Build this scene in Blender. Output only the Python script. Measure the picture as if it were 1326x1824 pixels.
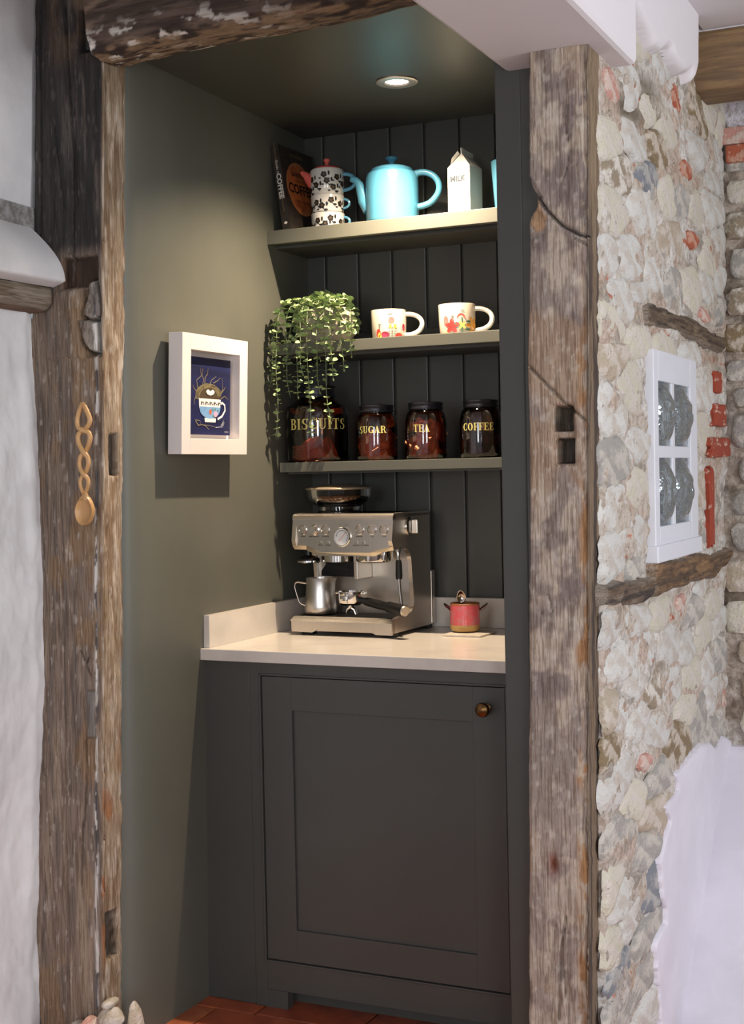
import bpy, math, random
import numpy as np
from mathutils import Vector, Matrix

PI = math.pi
scene = bpy.context.scene
for o in list(bpy.data.objects):
    bpy.data.objects.remove(o)
C = scene.collection

# ------------------------------------------------------------------ camera
cam_data = bpy.data.cameras.new('camera')
cam = bpy.data.objects.new('camera', cam_data)
C.objects.link(cam)
YAW, PITCH, ROLL, FPX = 0.437738, -0.028068, -0.020835, 2486.456
fw = Vector((-math.sin(YAW) * math.cos(PITCH), math.cos(YAW) * math.cos(PITCH), math.sin(PITCH)))
rt = Vector((math.cos(YAW), math.sin(YAW), 0))
up = rt.cross(fw)
r2 = rt * math.cos(ROLL) + up * math.sin(ROLL)
u2 = -rt * math.sin(ROLL) + up * math.cos(ROLL)
mw = Matrix.Identity(4)
for i in range(3):
    mw[i][0], mw[i][1], mw[i][2] = r2[i], u2[i], -fw[i]
mw[0][3], mw[1][3], mw[2][3] = 1.936074, -3.719559, 1.365547
cam.matrix_world = mw
cam_data.sensor_fit = 'VERTICAL'
cam_data.sensor_height = 36.0
cam_data.sensor_width = 36.0 * 1326 / 1824
cam_data.lens = FPX * 36.0 / 1824
cam_data.clip_start = 0.05
scene.camera = cam

# ------------------------------------------------------------------ world and light
w = bpy.data.worlds.new('world')
scene.world = w
w.use_nodes = True
w.node_tree.nodes['Background'].inputs[0].default_value = (0.75, 0.85, 1.0, 1)
w.node_tree.nodes['Background'].inputs[1].default_value = 0.5
scene.view_settings.view_transform = 'Standard'
scene.view_settings.look = 'None'
scene.view_settings.gamma = 1.0
scene.view_settings.exposure = 0.0
scene.view_settings.use_curve_mapping = False


def area(name, loc, direction, sx, sy, power, col):
    l = bpy.data.lights.new(name, 'AREA')
    l.shape = 'RECTANGLE'
    l.size, l.size_y = sx, sy
    l.energy = power
    l.color = col
    o = bpy.data.objects.new(name, l)
    C.objects.link(o)
    o.location = loc
    o.rotation_euler = Vector(direction).to_track_quat('-Z', 'Y').to_euler()
    return o


# daylight through the room's windows (all outside the frame)
area('daylight_right_window', (4.93, -1.95, 1.55), (-1, 0, -0.05), 1.0, 1.2, 86, (0.93, 0.96, 1.0))
area('daylight_right_window_front', (4.93, -4.1, 1.55), (-1, 0, -0.05), 1.0, 1.2, 34, (0.93, 0.96, 1.0))
area('daylight_rear_window', (3.6, -6.33, 1.5), (0, 1, -0.05), 0.7, 1.3, 64, (0.94, 0.97, 1.0))
area('daylight_rear_window_left', (1.2, -6.33, 1.5), (0, 1, -0.05), 0.7, 1.3, 38, (0.9, 0.95, 1.0))
# the recessed downlight in the alcove ceiling
sp = bpy.data.lights.new('alcove_downlight', 'SPOT')
sp.energy = 132
sp.color = (1.0, 0.80, 0.58)
sp.spot_size = math.radians(136)
sp.spot_blend = 1.0
sp.shadow_soft_size = 0.012
spo = bpy.data.objects.new('alcove_downlight', sp)
C.objects.link(spo)
spo.location = (0.492, -0.43, 2.350)


# ------------------------------------------------------------------ helpers
def lin(c):
    c = c / 255.0
    return c / 12.92 if c <= 0.04045 else ((c + 0.055) / 1.055) ** 2.4


def S(r, g, b):
    return (lin(r), lin(g), lin(b))


def tag(o, label=None, cat=None, group=None, kind=None):
    if label: o['label'] = label
    if cat: o['category'] = cat
    if group: o['group'] = group
    if kind: o['kind'] = kind
    return o


def empty(name, loc=(0, 0, 0), rz=0.0, label=None, cat=None, group=None):
    o = bpy.data.objects.new(name, None)
    o.empty_display_size = 0.02
    C.objects.link(o)
    o.location = loc
    o.rotation_euler = (0, 0, rz)
    return tag(o, label, cat, group)


def link(name, me, m=None, parent=None, smooth=False):
    o = bpy.data.objects.new(name, me)
    C.objects.link(o)
    if m is not None:
        for k in (m if isinstance(m, (list, tuple)) else [m]):
            me.materials.append(k)
    if parent is not None: o.parent = parent
    if smooth:
        me.polygons.foreach_set('use_smooth', [True] * len(me.polygons))
    return o


class MB:
    """collects simple shapes; build() links them as one mesh object"""
    def __init__(self):
        self.v, self.f, self.mi, self.sm = [], [], [], []

    def add(self, vs, fs, mi=0, sm=False):
        n = len(self.v)
        self.v += [tuple(p) for p in vs]
        for f in fs:
            self.f.append([i + n for i in f]); self.mi.append(mi); self.sm.append(sm)
        return self

    def box(self, a, b, bev=0.0, mi=0):
        x0, y0, z0 = a; x1, y1, z1 = b
        if bev <= 0:
            vs = [(x0, y0, z0), (x1, y0, z0), (x1, y1, z0), (x0, y1, z0), (x0, y0, z1), (x1, y0, z1), (x1, y1, z1), (x0, y1, z1)]
            fs = [(0, 3, 2, 1), (4, 5, 6, 7), (0, 1, 5, 4), (1, 2, 6, 5), (2, 3, 7, 6), (3, 0, 4, 7)]
            return self.add(vs, fs, mi)
        import bmesh
        bm = bmesh.new()
        bmesh.ops.create_cube(bm, size=1)
        for v in bm.verts:
            v.co = Vector(((x0 + x1) / 2 + v.co.x * (x1 - x0), (y0 + y1) / 2 + v.co.y * (y1 - y0), (z0 + z1) / 2 + v.co.z * (z1 - z0)))
        bmesh.ops.bevel(bm, geom=bm.edges[:], offset=bev, segments=2, profile=0.5, affect='EDGES')
        bm.verts.index_update()
        self.add([v.co[:] for v in bm.verts], [[v.index for v in f.verts] for f in bm.faces], mi, False)
        bm.free()
        return self

    def prism(self, poly, axis, a, b, mi=0, caps=True, sm=False):
        """poly: 2-D outline; axis: extruded axis; the other two axes keep their order"""
        n = len(poly)
        def p(q, t):
            return {'x': (t, q[0], q[1]), 'y': (q[0], t, q[1]), 'z': (q[0], q[1], t)}[axis]
        vs = [p(q, a) for q in poly] + [p(q, b) for q in poly]
        fs = [(i, (i + 1) % n, n + (i + 1) % n, n + i) for i in range(n)]
        self.add(vs, fs, mi, sm)
        if caps:
            self.add(vs, [list(range(n))[::-1], list(range(n, 2 * n))], mi, False)
        return self

    def lathe(self, prof, c=(0, 0, 0), seg=32, mi=0, a0=0.0, a1=2 * PI, M=None, sm=True, rad=None):
        full = abs(a1 - a0 - 2 * PI) < 1e-6
        n = seg if full else seg + 1
        vs, fs = [], []
        for r, z in prof:
            for k in range(n):
                a = a0 + (a1 - a0) * k / seg
                rr = r * (rad(a, z) if rad else 1)
                p = Vector((rr * math.cos(a), rr * math.sin(a), z))
                if M: p = M @ p
                vs.append((p[0] + c[0], p[1] + c[1], p[2] + c[2]))
        for j in range(len(prof) - 1):
            for k in range(seg):
                k2 = (k + 1) % n
                fs.append((j * n + k, j * n + k2, (j + 1) * n + k2, (j + 1) * n + k))
        return self.add(vs, fs, mi, sm)

    def cyl(self, p0, p1, r0, r1=None, seg=20, mi=0, cap=True):
        if r1 is None: r1 = r0
        p0, p1 = Vector(p0), Vector(p1)
        q = (p1 - p0).to_track_quat('Z', 'Y').to_matrix()
        L = (p1 - p0).length
        M = q
        prof = [(r0, 0), (r1, L)]
        if cap:
            self.lathe([(0.0001, 0), (r0, 0)], p0, seg, mi, M=M, sm=False)
            self.lathe([(r1, L), (0.0001, L)], p0, seg, mi, M=M, sm=False)
        return self.lathe(prof, p0, seg, mi, M=M)

    def tube(self, pts, rads, seg=10, mi=0, flat=None, closed=False, cap=True):
        """swept round tube; flat=(vector, factor) squashes along a direction"""
        pts = [Vector(p) for p in pts]
        n = len(pts)
        if not isinstance(rads, (list, tuple)): rads = [rads] * n
        vs, fs = [], []
        prev = None
        for i, p in enumerate(pts):
            if closed: t = pts[(i + 1) % n] - pts[i - 1]
            else: t = pts[min(i + 1, n - 1)] - pts[max(i - 1, 0)]
            t.normalize()
            if prev is None:
                a = t.orthogonal().normalized()
            else:
                a = (prev - t * prev.dot(t)).normalized()
            prev = a
            b = t.cross(a)
            for k in range(seg):
                an = 2 * PI * k / seg
                d = a * math.cos(an) * rads[i] + b * math.sin(an) * rads[i]
                if flat:
                    fv = Vector(flat[0]); d = d - fv * d.dot(fv) * (1 - flat[1])
                vs.append(p + d)
        m = n if closed else n - 1
        for i in range(m):
            j = (i + 1) % n
            for k in range(seg):
                fs.append((i * seg + k, i * seg + (k + 1) % seg, j * seg + (k + 1) % seg, j * seg + k))
        if cap and not closed:
            fs.append(list(range(seg))[::-1]); fs.append([(n - 1) * seg + k for k in range(seg)])
        return self.add(vs, fs, mi, True)

    def ell(self, c, r, seg=12, rings=8, mi=0):
        prof = [(max(1e-4, math.sin(PI * k / rings)), -math.cos(PI * k / rings)) for k in range(rings + 1)]
        return self.lathe(prof, c, seg, mi, M=Matrix.Diagonal(Vector(r)))

    def xf(self, M):
        self.v = [tuple(M @ Vector(p)) for p in self.v]
        return self

    def build(self, name, m, parent=None, sharp=math.radians(35)):
        me = bpy.data.meshes.new(name)
        me.from_pydata(self.v, [], self.f)
        ms = m if isinstance(m, (list, tuple)) else [m]
        for k in ms: me.materials.append(k)
        me.polygons.foreach_set('material_index', self.mi)
        me.polygons.foreach_set('use_smooth', self.sm)
        me.update()
        if any(self.sm): me.set_sharp_from_angle(angle=sharp)
        o = bpy.data.objects.new(name, me)
        C.objects.link(o)
        if parent is not None: o.parent = parent
        return o


# ---- numpy value noise
def _h(ix, iy, seed):
    n = (ix.astype(np.int64) * 374761393 + iy.astype(np.int64) * 668265263 + seed * 1442695) & 0x7fffffff
    n = ((n ^ (n >> 13)) * 1274126177) & 0x7fffffff
    return ((n ^ (n >> 16)) & 0xffff) / 65535.0


def vn(x, y, seed=0):
    xi, yi = np.floor(x), np.floor(y)
    fx, fy = x - xi, y - yi
    fx, fy = fx * fx * (3 - 2 * fx), fy * fy * (3 - 2 * fy)
    a, b = _h(xi, yi, seed), _h(xi + 1, yi, seed)
    c, d = _h(xi, yi + 1, seed), _h(xi + 1, yi + 1, seed)
    return (a * (1 - fx) + b * fx) * (1 - fy) + (c * (1 - fx) + d * fx) * fy


def fbm(x, y, seed=0, o=4):
    r, a, t = 0, 1.0, 0
    for k in range(o):
        r = r + a * vn(x * 2 ** k, y * 2 ** k, seed + k * 17); t += a; a *= 0.5
    return r / t


def sstep(a, b, x):
    t = np.clip((x - a) / (b - a), 0, 1)
    return t * t * (3 - 2 * t)


def mixc(c, col, m):
    return c * (1 - m[..., None]) + np.array(col)[None, None, :] * m[..., None]


def interp(z, pts):
    pts = sorted(pts)
    return np.interp(z, [p[0] for p in pts], [p[1] for p in pts])


def polydist(x, z, pts):
    d = np.full(x.shape, 9.0)
    for (ax, az), (bx, bz) in zip(pts[:-1], pts[1:]):
        dx, dz = bx - ax, bz - az
        t = np.clip(((x - ax) * dx + (z - az) * dz) / (dx * dx + dz * dz + 1e-12), 0, 1)
        d = np.minimum(d, np.hypot(x - ax - t * dx, z - az - t * dz))
    return d


def inpoly(x, z, pts):
    r = np.zeros(x.shape, bool)
    n = len(pts)
    for i in range(n):
        (x0, z0), (x1, z1) = pts[i], pts[(i + 1) % n]
        if abs(z1 - z0) < 1e-12: continue
        c = ((z0 > z) != (z1 > z)) & (x < (x1 - x0) * (z - z0) / (z1 - z0) + x0)
        r ^= c
    return r


def gridmesh(name, P, cols, m, parent=None, mask=None, closed=False):
    """P: (rows, cols, 3) array of points -> smooth quad grid with colour attribute 'Col'"""
    nv, nu = P.shape[:2]
    idx = np.arange(nv * nu).reshape(nv, nu)
    a, b, c, d = idx[:-1, :-1], idx[:-1, 1:], idx[1:, 1:], idx[1:, :-1]
    F = np.stack([a, b, c, d], -1).reshape(-1, 4)
    if mask is not None:
        F = F[mask.reshape(-1)]
    me = bpy.data.meshes.new(name)
    me.vertices.add(nv * nu)
    me.vertices.foreach_set('co', P.reshape(-1).astype(np.float32))
    me.loops.add(F.size)
    me.loops.foreach_set('vertex_index', F.reshape(-1).astype(np.int32))
    me.polygons.add(len(F))
    me.polygons.foreach_set('loop_start', (np.arange(len(F)) * 4).astype(np.int32))
    me.polygons.foreach_set('use_smooth', np.ones(len(F), bool))
    me.update(calc_edges=True)
    me.validate()
    if cols is not None:
        at = me.color_attributes.new('Col', 'FLOAT_COLOR', 'POINT')
        rgba = np.ones((nv * nu, 4), np.float32)
        rgba[:, :3] = np.clip(cols.reshape(-1, 3), 0, 1)
        at.data.foreach_set('color', rgba.reshape(-1))
    o = bpy.data.objects.new(name, me)
    C.objects.link(o)
    me.materials.append(m)
    if parent is not None: o.parent = parent
    return o


# ------------------------------------------------------------------ materials
def M(name, c1, c2=None, scale=(8, 8, 8), detail=4, ramp=(0.35, 0.65), rough=0.5, metal=0.0, bump=None,
      attr=False, coat=0.0, spec=0.5, c3=None, scale3=(60, 60, 60), ramp3=(0.6, 0.75), aniso=0.0, emit=None, sss=0.0, rnd=0.0, rrough=None):
    m = bpy.data.materials.new(name)
    m.use_nodes = True
    nt = m.node_tree
    N, Lk = nt.nodes, nt.links
    b = N['Principled BSDF']
    b.inputs['Roughness'].default_value = rough
    b.inputs['Metallic'].default_value = metal
    b.inputs['Specular IOR Level'].default_value = spec
    b.inputs['Coat Weight'].default_value = coat
    b.inputs['Coat Roughness'].default_value = 0.08
    if aniso: b.inputs['Anisotropic'].default_value = aniso
    b.inputs['Base Color'].default_value = (*c1, 1)
    tc = N.new('ShaderNodeTexCoord')

    def noise(sc, det):
        mp = N.new('ShaderNodeMapping'); mp.inputs['Scale'].default_value = sc
        Lk.new(tc.outputs['Object'], mp.inputs['Vector'])
        nz = N.new('ShaderNodeTexNoise'); nz.inputs['Scale'].default_value = 1.0; nz.inputs['Detail'].default_value = det
        nz.inputs['Roughness'].default_value = 0.6
        Lk.new(mp.outputs[0], nz.inputs['Vector'])
        return nz.outputs['Fac']

    def rampn(src, r):
        mr = N.new('ShaderNodeMapRange'); mr.inputs['From Min'].default_value = r[0]; mr.inputs['From Max'].default_value = r[1]
        mr.interpolation_type = 'SMOOTHSTEP'
        Lk.new(src, mr.inputs['Value'])
        return mr.outputs[0]

    def mix(f, a, bb, mode='MIX'):
        x = N.new('ShaderNodeMix'); x.data_type = 'RGBA'; x.blend_type = mode
        if isinstance(f, float): x.inputs[0].default_value = f
        else: Lk.new(f, x.inputs[0])
        for k, s in ((6, a), (7, bb)):
            if isinstance(s, tuple): x.inputs[k].default_value = (*s, 1)
            else: Lk.new(s, x.inputs[k])
        return x.outputs[2]
    cur = c1
    if attr:
        at = N.new('ShaderNodeAttribute'); at.attribute_name = 'Col'; cur = at.outputs['Color']
    if c2 is not None:
        f = rampn(noise(scale, detail), ramp)
        cur = mix(f, cur, c2) if not attr else mix(f, cur, mix(1.0, cur, c2, 'MULTIPLY'))
    if c3 is not None:
        cur = mix(rampn(noise(scale3, 3), ramp3), cur, c3)
    if rnd:
        oi = N.new('ShaderNodeObjectInfo')
        mr = N.new('ShaderNodeMapRange'); mr.inputs['To Min'].default_value = 1 - rnd; mr.inputs['To Max'].default_value = 1 + rnd
        Lk.new(oi.outputs['Random'], mr.inputs['Value'])
        cur = mix(1.0, cur, mr.outputs[0], 'MULTIPLY')
    if not isinstance(cur, tuple): Lk.new(cur, b.inputs['Base Color'])
    if rrough:
        rr = N.new('ShaderNodeMapRange'); rr.inputs['To Min'].default_value = rrough[1]; rr.inputs['To Max'].default_value = rrough[2]
        Lk.new(noise(rrough[0], 2), rr.inputs['Value']); Lk.new(rr.outputs[0], b.inputs['Roughness'])
    if bump:
        bs, bst, bd = bump[:3]
        bn = N.new('ShaderNodeBump'); bn.inputs['Strength'].default_value = bst; bn.inputs['Distance'].default_value = bd
        Lk.new(noise(bs, 5), bn.inputs['Height']); Lk.new(bn.outputs[0], b.inputs['Normal'])
    if emit:
        b.inputs['Emission Color'].default_value = (*emit[0], 1); b.inputs['Emission Strength'].default_value = emit[1]
    if sss:
        b.inputs['Subsurface Weight'].default_value = sss; b.inputs['Subsurface Scale'].default_value = 0.01
    return m


def thin_glass(name, tint, ior=1.5, refl=1.0, bump=None):
    """thin glazed wall: clear tinted pass-through mixed with a mirror by Fresnel"""
    m = bpy.data.materials.new(name); m.use_nodes = True
    nt = m.node_tree; N, Lk = nt.nodes, nt.links
    N.remove(N['Principled BSDF'])
    out = N['Material Output']
    tr = N.new('ShaderNodeBsdfTransparent'); tr.inputs[0].default_value = (*tint, 1)
    gl = N.new('ShaderNodeBsdfGlossy'); gl.inputs['Roughness'].default_value = 0.02; gl.inputs['Color'].default_value = (refl, refl, refl, 1)
    fr = N.new('ShaderNodeFresnel'); fr.inputs['IOR'].default_value = ior
    mx = N.new('ShaderNodeMixShader')
    Lk.new(fr.outputs[0], mx.inputs[0]); Lk.new(tr.outputs[0], mx.inputs[1]); Lk.new(gl.outputs[0], mx.inputs[2])
    Lk.new(mx.outputs[0], out.inputs['Surface'])
    if bump:
        tc = N.new('ShaderNodeTexCoord'); nz = N.new('ShaderNodeTexNoise'); nz.inputs['Scale'].default_value = bump[0]
        Lk.new(tc.outputs['Object'], nz.inputs['Vector'])
        bn = N.new('ShaderNodeBump'); bn.inputs['Strength'].default_value = bump[1]; bn.inputs['Distance'].default_value = bump[2]
        Lk.new(nz.outputs['Fac'], bn.inputs['Height'])
        Lk.new(bn.outputs[0], gl.inputs['Normal']); Lk.new(bn.outputs[0], fr.inputs['Normal'])
    return m


PAINT = S(72, 72, 68)
m_paint = M('sage_grey_paint', PAINT, S(69, 69, 65), scale=(3, 3, 3), rough=0.42, bump=((90, 90, 90), 0.08, 0.001))
m_paint_lit = M('sage_grey_paint_lit', S(97, 97, 87), S(92, 92, 83), scale=(2, 2, 2), rough=0.5, bump=((40, 40, 40), 0.15, 0.002))  # cabinet paint lightened: the downlight's brightness is put into the colour
m_white = M('white_limewash', S(222, 221, 221), S(208, 207, 208), scale=(5, 5, 5), rough=0.85, bump=((30, 30, 30), 0.35, 0.004))
m_ceil = M('white_ceiling_paint', S(225, 221, 224), rough=0.8, bump=((25, 25, 25), 0.12, 0.003))
m_wood_attr = M('weathered_oak', S(120, 100, 80), S(206, 198, 190), attr=True, scale=(260, 260, 14), detail=6, ramp=(0.45, 0.6), rough=0.85,
                bump=((300, 300, 26), 0.8, 0.002))
m_wood_attr_y = M('weathered_oak_lengthwise', S(120, 100, 80), S(206, 198, 190), attr=True, scale=(260, 14, 260), detail=6, ramp=(0.45, 0.6), rough=0.85,
                  bump=((300, 26, 300), 0.8, 0.002))
m_stone_attr = M('limewashed_mortar', S(190, 180, 165), S(222, 216, 208), attr=True, scale=(60, 60, 60), detail=8, ramp=(0.45, 0.6), rough=0.95,
                 bump=((60, 45, 60), 1.0, 0.010), c3=S(120, 108, 94), scale3=(90, 60, 110), ramp3=(0.63, 0.72))
# ------------------------------------------------------------------ the setting
def zlean(z): return -0.0055 - 0.0241 * (z - 1.2)      # the old left wall is out of plumb


# alcove left wall (painted plaster, rounded where it returns behind the post)
ys = np.concatenate([np.linspace(0.02, -0.91, 60), np.linspace(-0.915, -0.966, 12)])
zs = np.linspace(-0.02, 2.40, 160)
Yg, Zg = np.meshgrid(ys, zs)
Xg = Yg * zlean(Zg) + (fbm(Yg * 3, Zg * 3, 5, 3) - 0.5) * 0.006
rnd = np.clip((-0.90 - Yg) / 0.065, 0, 1.05)
Xg = Xg - (1 - np.sqrt(np.clip(1 - rnd ** 2, 0, 1))) * 0.03
tag(gridmesh('wall_left', np.stack([Xg, Yg, Zg], -1), None, m_paint_lit), kind='structure')

# alcove back wall: tongue and groove boards, each a board
wall_back = MB().box((-0.06, 0.012, 0), (1.0, 0.06, 2.40)).build('wall_back', m_paint)
tag(wall_back, kind='structure')
bx = [-0.045] + [0.0605 + 0.108 * k for k in range(9)]
for k in range(len(bx) - 1):
    g = 0.003
    MB().box((bx[k] + g, 0.0, 0.93), (bx[k + 1] - g, 0.014, 2.375), bev=0.0035).build('board', m_paint, wall_back)

for z_ in (2.052, 1.733, 1.399):
    MB().box((-0.01, -0.018, z_ + .0005), (0.943, -0.001, z_ + 0.042), bev=.001).build('batten', m_paint, wall_back)

# alcove right wall with its painted front return
wr = MB().box((0.943, -0.955, 0), (1.0, 0.06, 2.40), bev=0.004).build('wall_right', m_paint)
MB().box((1.0, -0.955, 0), (1.10, -0.93, 2.19)).build('return_panel', m_paint, wr)
tag(wr, kind='structure')

# alcove ceiling
tag(MB().box((-0.08, -1.02, 2.363), (1.0, 0.06, 2.43)).build('ceiling', m_paint), kind='structure')

# floor of terracotta tiles
m_grout = M('grout', S(120, 105, 95), S(95, 80, 70), scale=(30, 30, 30), rough=0.95)
floor = MB().box((-0.4, -6.5, -0.06), (5.0, 1.0, -0.006)).build('floor', m_grout)
tag(floor, kind='structure')
m_tile = [M('terracotta_%d' % i, c, c2, scale=(14, 14, 14), ramp=(0.3, 0.7), rough=0.45, bump=((60, 60, 60), 0.25, 0.002))
          for i, (c, c2) in enumerate([(S(176, 92, 58), S(150, 70, 45)), (S(160, 78, 50), S(125, 60, 42)), (S(188, 108, 70), S(160, 84, 52))])]
rng = random.Random(4)
TW, TL = 0.146, 0.292
tile_mesh = [MB().box((0.003, 0.003, -0.012), (TL - 0.003, TW - 0.003, 0.0), bev=0.003).build('tile', m_tile[i], floor) for i in range(3)]
first = [True] * 3
for j in range(-12, 7):
    y = -0.685 + j * TW
    off = 0.155 if j % 2 == 0 else 0.045
    for i in range(-2, 9):
        k = rng.randrange(3)
        x = off + i * TL
        if x < -0.25 or x > 2.3 or (y > -0.60 and x < 1.1): continue
        if first[k]: t = tile_mesh[k]; first[k] = False
        else:
            t = tile_mesh[k].copy(); C.objects.link(t); t.parent = floor
        t.location = (x, y, rng.uniform(-0.0012, 0.0012)); t.rotation_euler = (0, 0, rng.uniform(-0.004, 0.004))
me = MB().box((0, 0, 0), (TL, TW, 0.01))

# ---- timber posts -----------------------------------------------------------
def timber(name, z0, z1, dz, xl, xr, yf, dl, dr, disp, colr, label, cat='post', nf=None, corner=0.008, zcap=True, dx=0.0032):
    z = np.arange(z0, z1 + dz / 2, dz)
    w_ = float(np.mean(xr(z) - xl(z)))
    nF = int(w_ / dx) + 1
    nL, nR = max(2, int(dl / dx / 1.6)), max(2, int(dr / dx))
    tf = np.linspace(0, 1, nF)
    tl = np.linspace(1, 0, nL, endpoint=False)
    tr = np.linspace(0, 1, nR + 1)[1:]
    side = np.concatenate([-np.ones(nL), np.zeros(nF), np.ones(nR)])
    t = np.concatenate([tl, tf, tr])
    Zr = z[:, None] * np.ones((1, len(t)))
    XL, XR = xl(z)[:, None], xr(z)[:, None]
    fX = XL + (XR - XL) * t[None, :]
    X = np.where(side == -1, XL, np.where(side == 1, XR, fX))
    Y = np.where(side == -1, yf + dl * t, np.where(side == 1, yf + dr * t, yf + 0 * t)) * np.ones_like(Zr)
    # rounded arrises
    dc = np.where(side == 0, np.minimum(X - XL, XR - X), 9)
    c = corner
    q = np.clip((c - dc) / c, 0, 1)
    Y = Y + (1 - np.sqrt(1 - q * q * 0.999)) * c * 0.6
    # surface coordinate for noise: continuous around the corner
    s = np.where(side == 0, X, np.where(side == 1, XR + (Y - yf), XL - (Y - yf)))
    D = disp(X, s, Y, Zr, side[None, :] * np.ones_like(Zr))
    nx = np.where(side == 0, 0, side)[None, :]
    ny = np.where(side == 0, -1, 0)[None, :]
    cc = colr(X, s, Y, Zr, side[None, :] * np.ones_like(Zr), D)
    X2 = X - nx * D
    Y2 = Y - ny * D
    P = np.stack([X2, Y2, Zr], -1)
    o = gridmesh(name, P, cc, m_wood_attr)
    return tag(o, label, cat)


def rect(X, Z, x0, x1, z0, z1, e=0.003):
    return sstep(x0 - e, x0 + e, X) * (1 - sstep(x1 - e, x1 + e, X)) * sstep(z0 - e, z0 + e, Z) * (1 - sstep(z1 - e, z1 + e, Z))


def woodrelief(s, Z, a=1.0, seed=0):
    warp = (fbm(s * 9, Z * 2.2, seed + 3, 3) - 0.5) * 0.06
    fine = fbm((s + warp) * 160, Z * 5, seed, 4)
    mid = fbm((s + warp) * 45, Z * 4, seed + 50, 3)
    big = fbm(s * 12, Z * 4, seed + 90, 3)
    return ((1 - fine) ** 2 * 0.0032 + (1 - mid) * 0.0030 + (0.5 - big) * 0.008) * a


# left post -------------------------------------------------------------------
LYF = -1.045
lcr = [([(-0.078, 2.46), (-0.072, 2.25), (-0.066, 2.12), (-0.070, 1.98), (-0.073, 1.88)], 0.0022, 0.016),
       ([(-0.058, 2.3), (-0.060, 2.0)], 0.0012, 0.006),
       ([(-0.026, 1.645), (-0.023, 1.54)], 0.0012, 0.008),
       ([(-0.074, 0.75), (-0.078, 0.62), (-0.092, 0.5), (-0.098, 0.4)], 0.002, 0.012),
       ([(-0.085, 0.96), (-0.07, 0.93), (-0.062, 0.945)], 0.0015, 0.01), ([(-0.07, 0.93), (-0.058, 0.90)], 0.0015, 0.01),
       ([(-0.152, 2.46), (-0.156, 2.2), (-0.163, 2.0), (-0.168, 1.93)], 0.002, 0.01),
       ([(-0.118, 2.2), (-0.10, 2.0)], 0.0015, 0.006)]
peg = [(-0.069, 0.867), (-0.043, 0.867), (-0.045, 0.755), (-0.071, 0.755), (-0.069, 0.867)]
l_xr = lambda z: interp(z, [(0.0, -0.045), (0.13, -0.042), (0.65, -0.026), (1.3, -0.006), (1.9, 0.012), (2.25, 0.025), (2.5, 0.03)])
l_xl = lambda z: (interp(z, [(0.05, -0.235), (0.13, -0.247), (0.35, -0.245), (0.62, -0.233), (0.85, -0.212), (1.15, -0.205), (1.3, -0.203), (1.45, -0.200),
                             (1.60, -0.207), (1.67, -0.213), (1.70, -0.205), (1.78, -0.20), (1.83, -0.19), (1.95, -0.187), (2.2, -0.178), (2.5, -0.165)])
                  + (fbm(z * 14, z * 0 + 3.1, 8, 4) - 0.5) * 0.008)
knot1 = [(-0.030, 1.822), (-0.012, 1.826), (-0.008, 1.80), (-0.004, 1.765), (-0.006, 1.742), (-0.030, 1.735), (-0.052, 1.748), (-0.045, 1.775), (-0.036, 1.79)]
knot2 = [(-0.058, 1.735), (-0.04, 1.737), (-0.012, 1.728), (-0.012, 1.66), (-0.036, 1.663), (-0.047, 1.68), (-0.053, 1.70)]


def ldisp(X, s, Y, Z, sd):
    D = woodrelief(s, Z, 0.9, 11)
    fr = (sd == 0)
    for pts, wd, dp in lcr:
        D = D + np.where(fr, dp * np.exp(-(polydist(X + (fbm(Z * 60, X * 0, 4, 2) - .5) * .004, Z, pts) / wd) ** 2), 0)
    D = D + fr * 0.05 * rect(X, Z, -0.038, -0.006, 2.352, 2.448, 0.003)                    # mortise at the top
    D = D + fr * 0.016 * (rect(X, Z, -0.108, -0.006, 1.812, 1.882, 0.003))                   # halved joint
    D = D + fr * 0.012 * sstep(1.815, 1.80, Z) * sstep(1.646, 1.652, Z) * sstep(-0.052, -0.046, X) * sstep(-0.0, -0.006, X)
    k = inpoly(X, Z, knot1) | inpoly(X, Z, knot2)
    e1 = polydist(X, Z, knot1 + knot1[:1]); e2 = polydist(X, Z, knot2 + knot2[:1])
    sd_ = np.minimum(e1, e2) * np.where(k, 1, -1)
    kw = fr * sstep(-0.003, 0.006, sd_)
    D = D * (1 - kw) + kw * (-0.003 + (fbm(X * 50 + Z * 12, Z * 26, 7, 4) - .5) * 0.018)
    D = D + fr * (~k) * 0.022 * np.exp(-(np.minimum(e1, e2) / 0.004) ** 2)
    D = D - fr * 0.006 * sstep(1.644, 1.652, Z) * sstep(1.815, 1.80, Z) * sstep(-0.16, -0.15, X) * sstep(-0.052, -0.058, X)
    D = D + fr * 0.005 * np.exp(-(polydist(X, Z, peg) / 0.0014) ** 2)
    D = D - fr * 0.003 * rect(X, Z, -0.069, -0.045, 0.757, 0.865)
    D = D + fr * 0.004 * np.exp(-((X - (-0.128 - 0.02 * (1.2 - Z) / 1.2)) / 0.0025) ** 2) * sstep(1.64, 1.6, Z)   # long ridge line
    D = D + 0.006 * (sd == 1) * fbm(Z * 25, Y * 60, 21, 3)
    D = D + 0.022 * (sd == 1) * rect(Y, Z, -1.010, -0.978, 1.372, 1.468, 0.003)
    D = D + 0.03 * (sd == 1) * rect(Y + (Z - 0.3) * 0.1, Z, -1.03, -0.985, 0.225, 0.335, 0.004)
    return D


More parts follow.
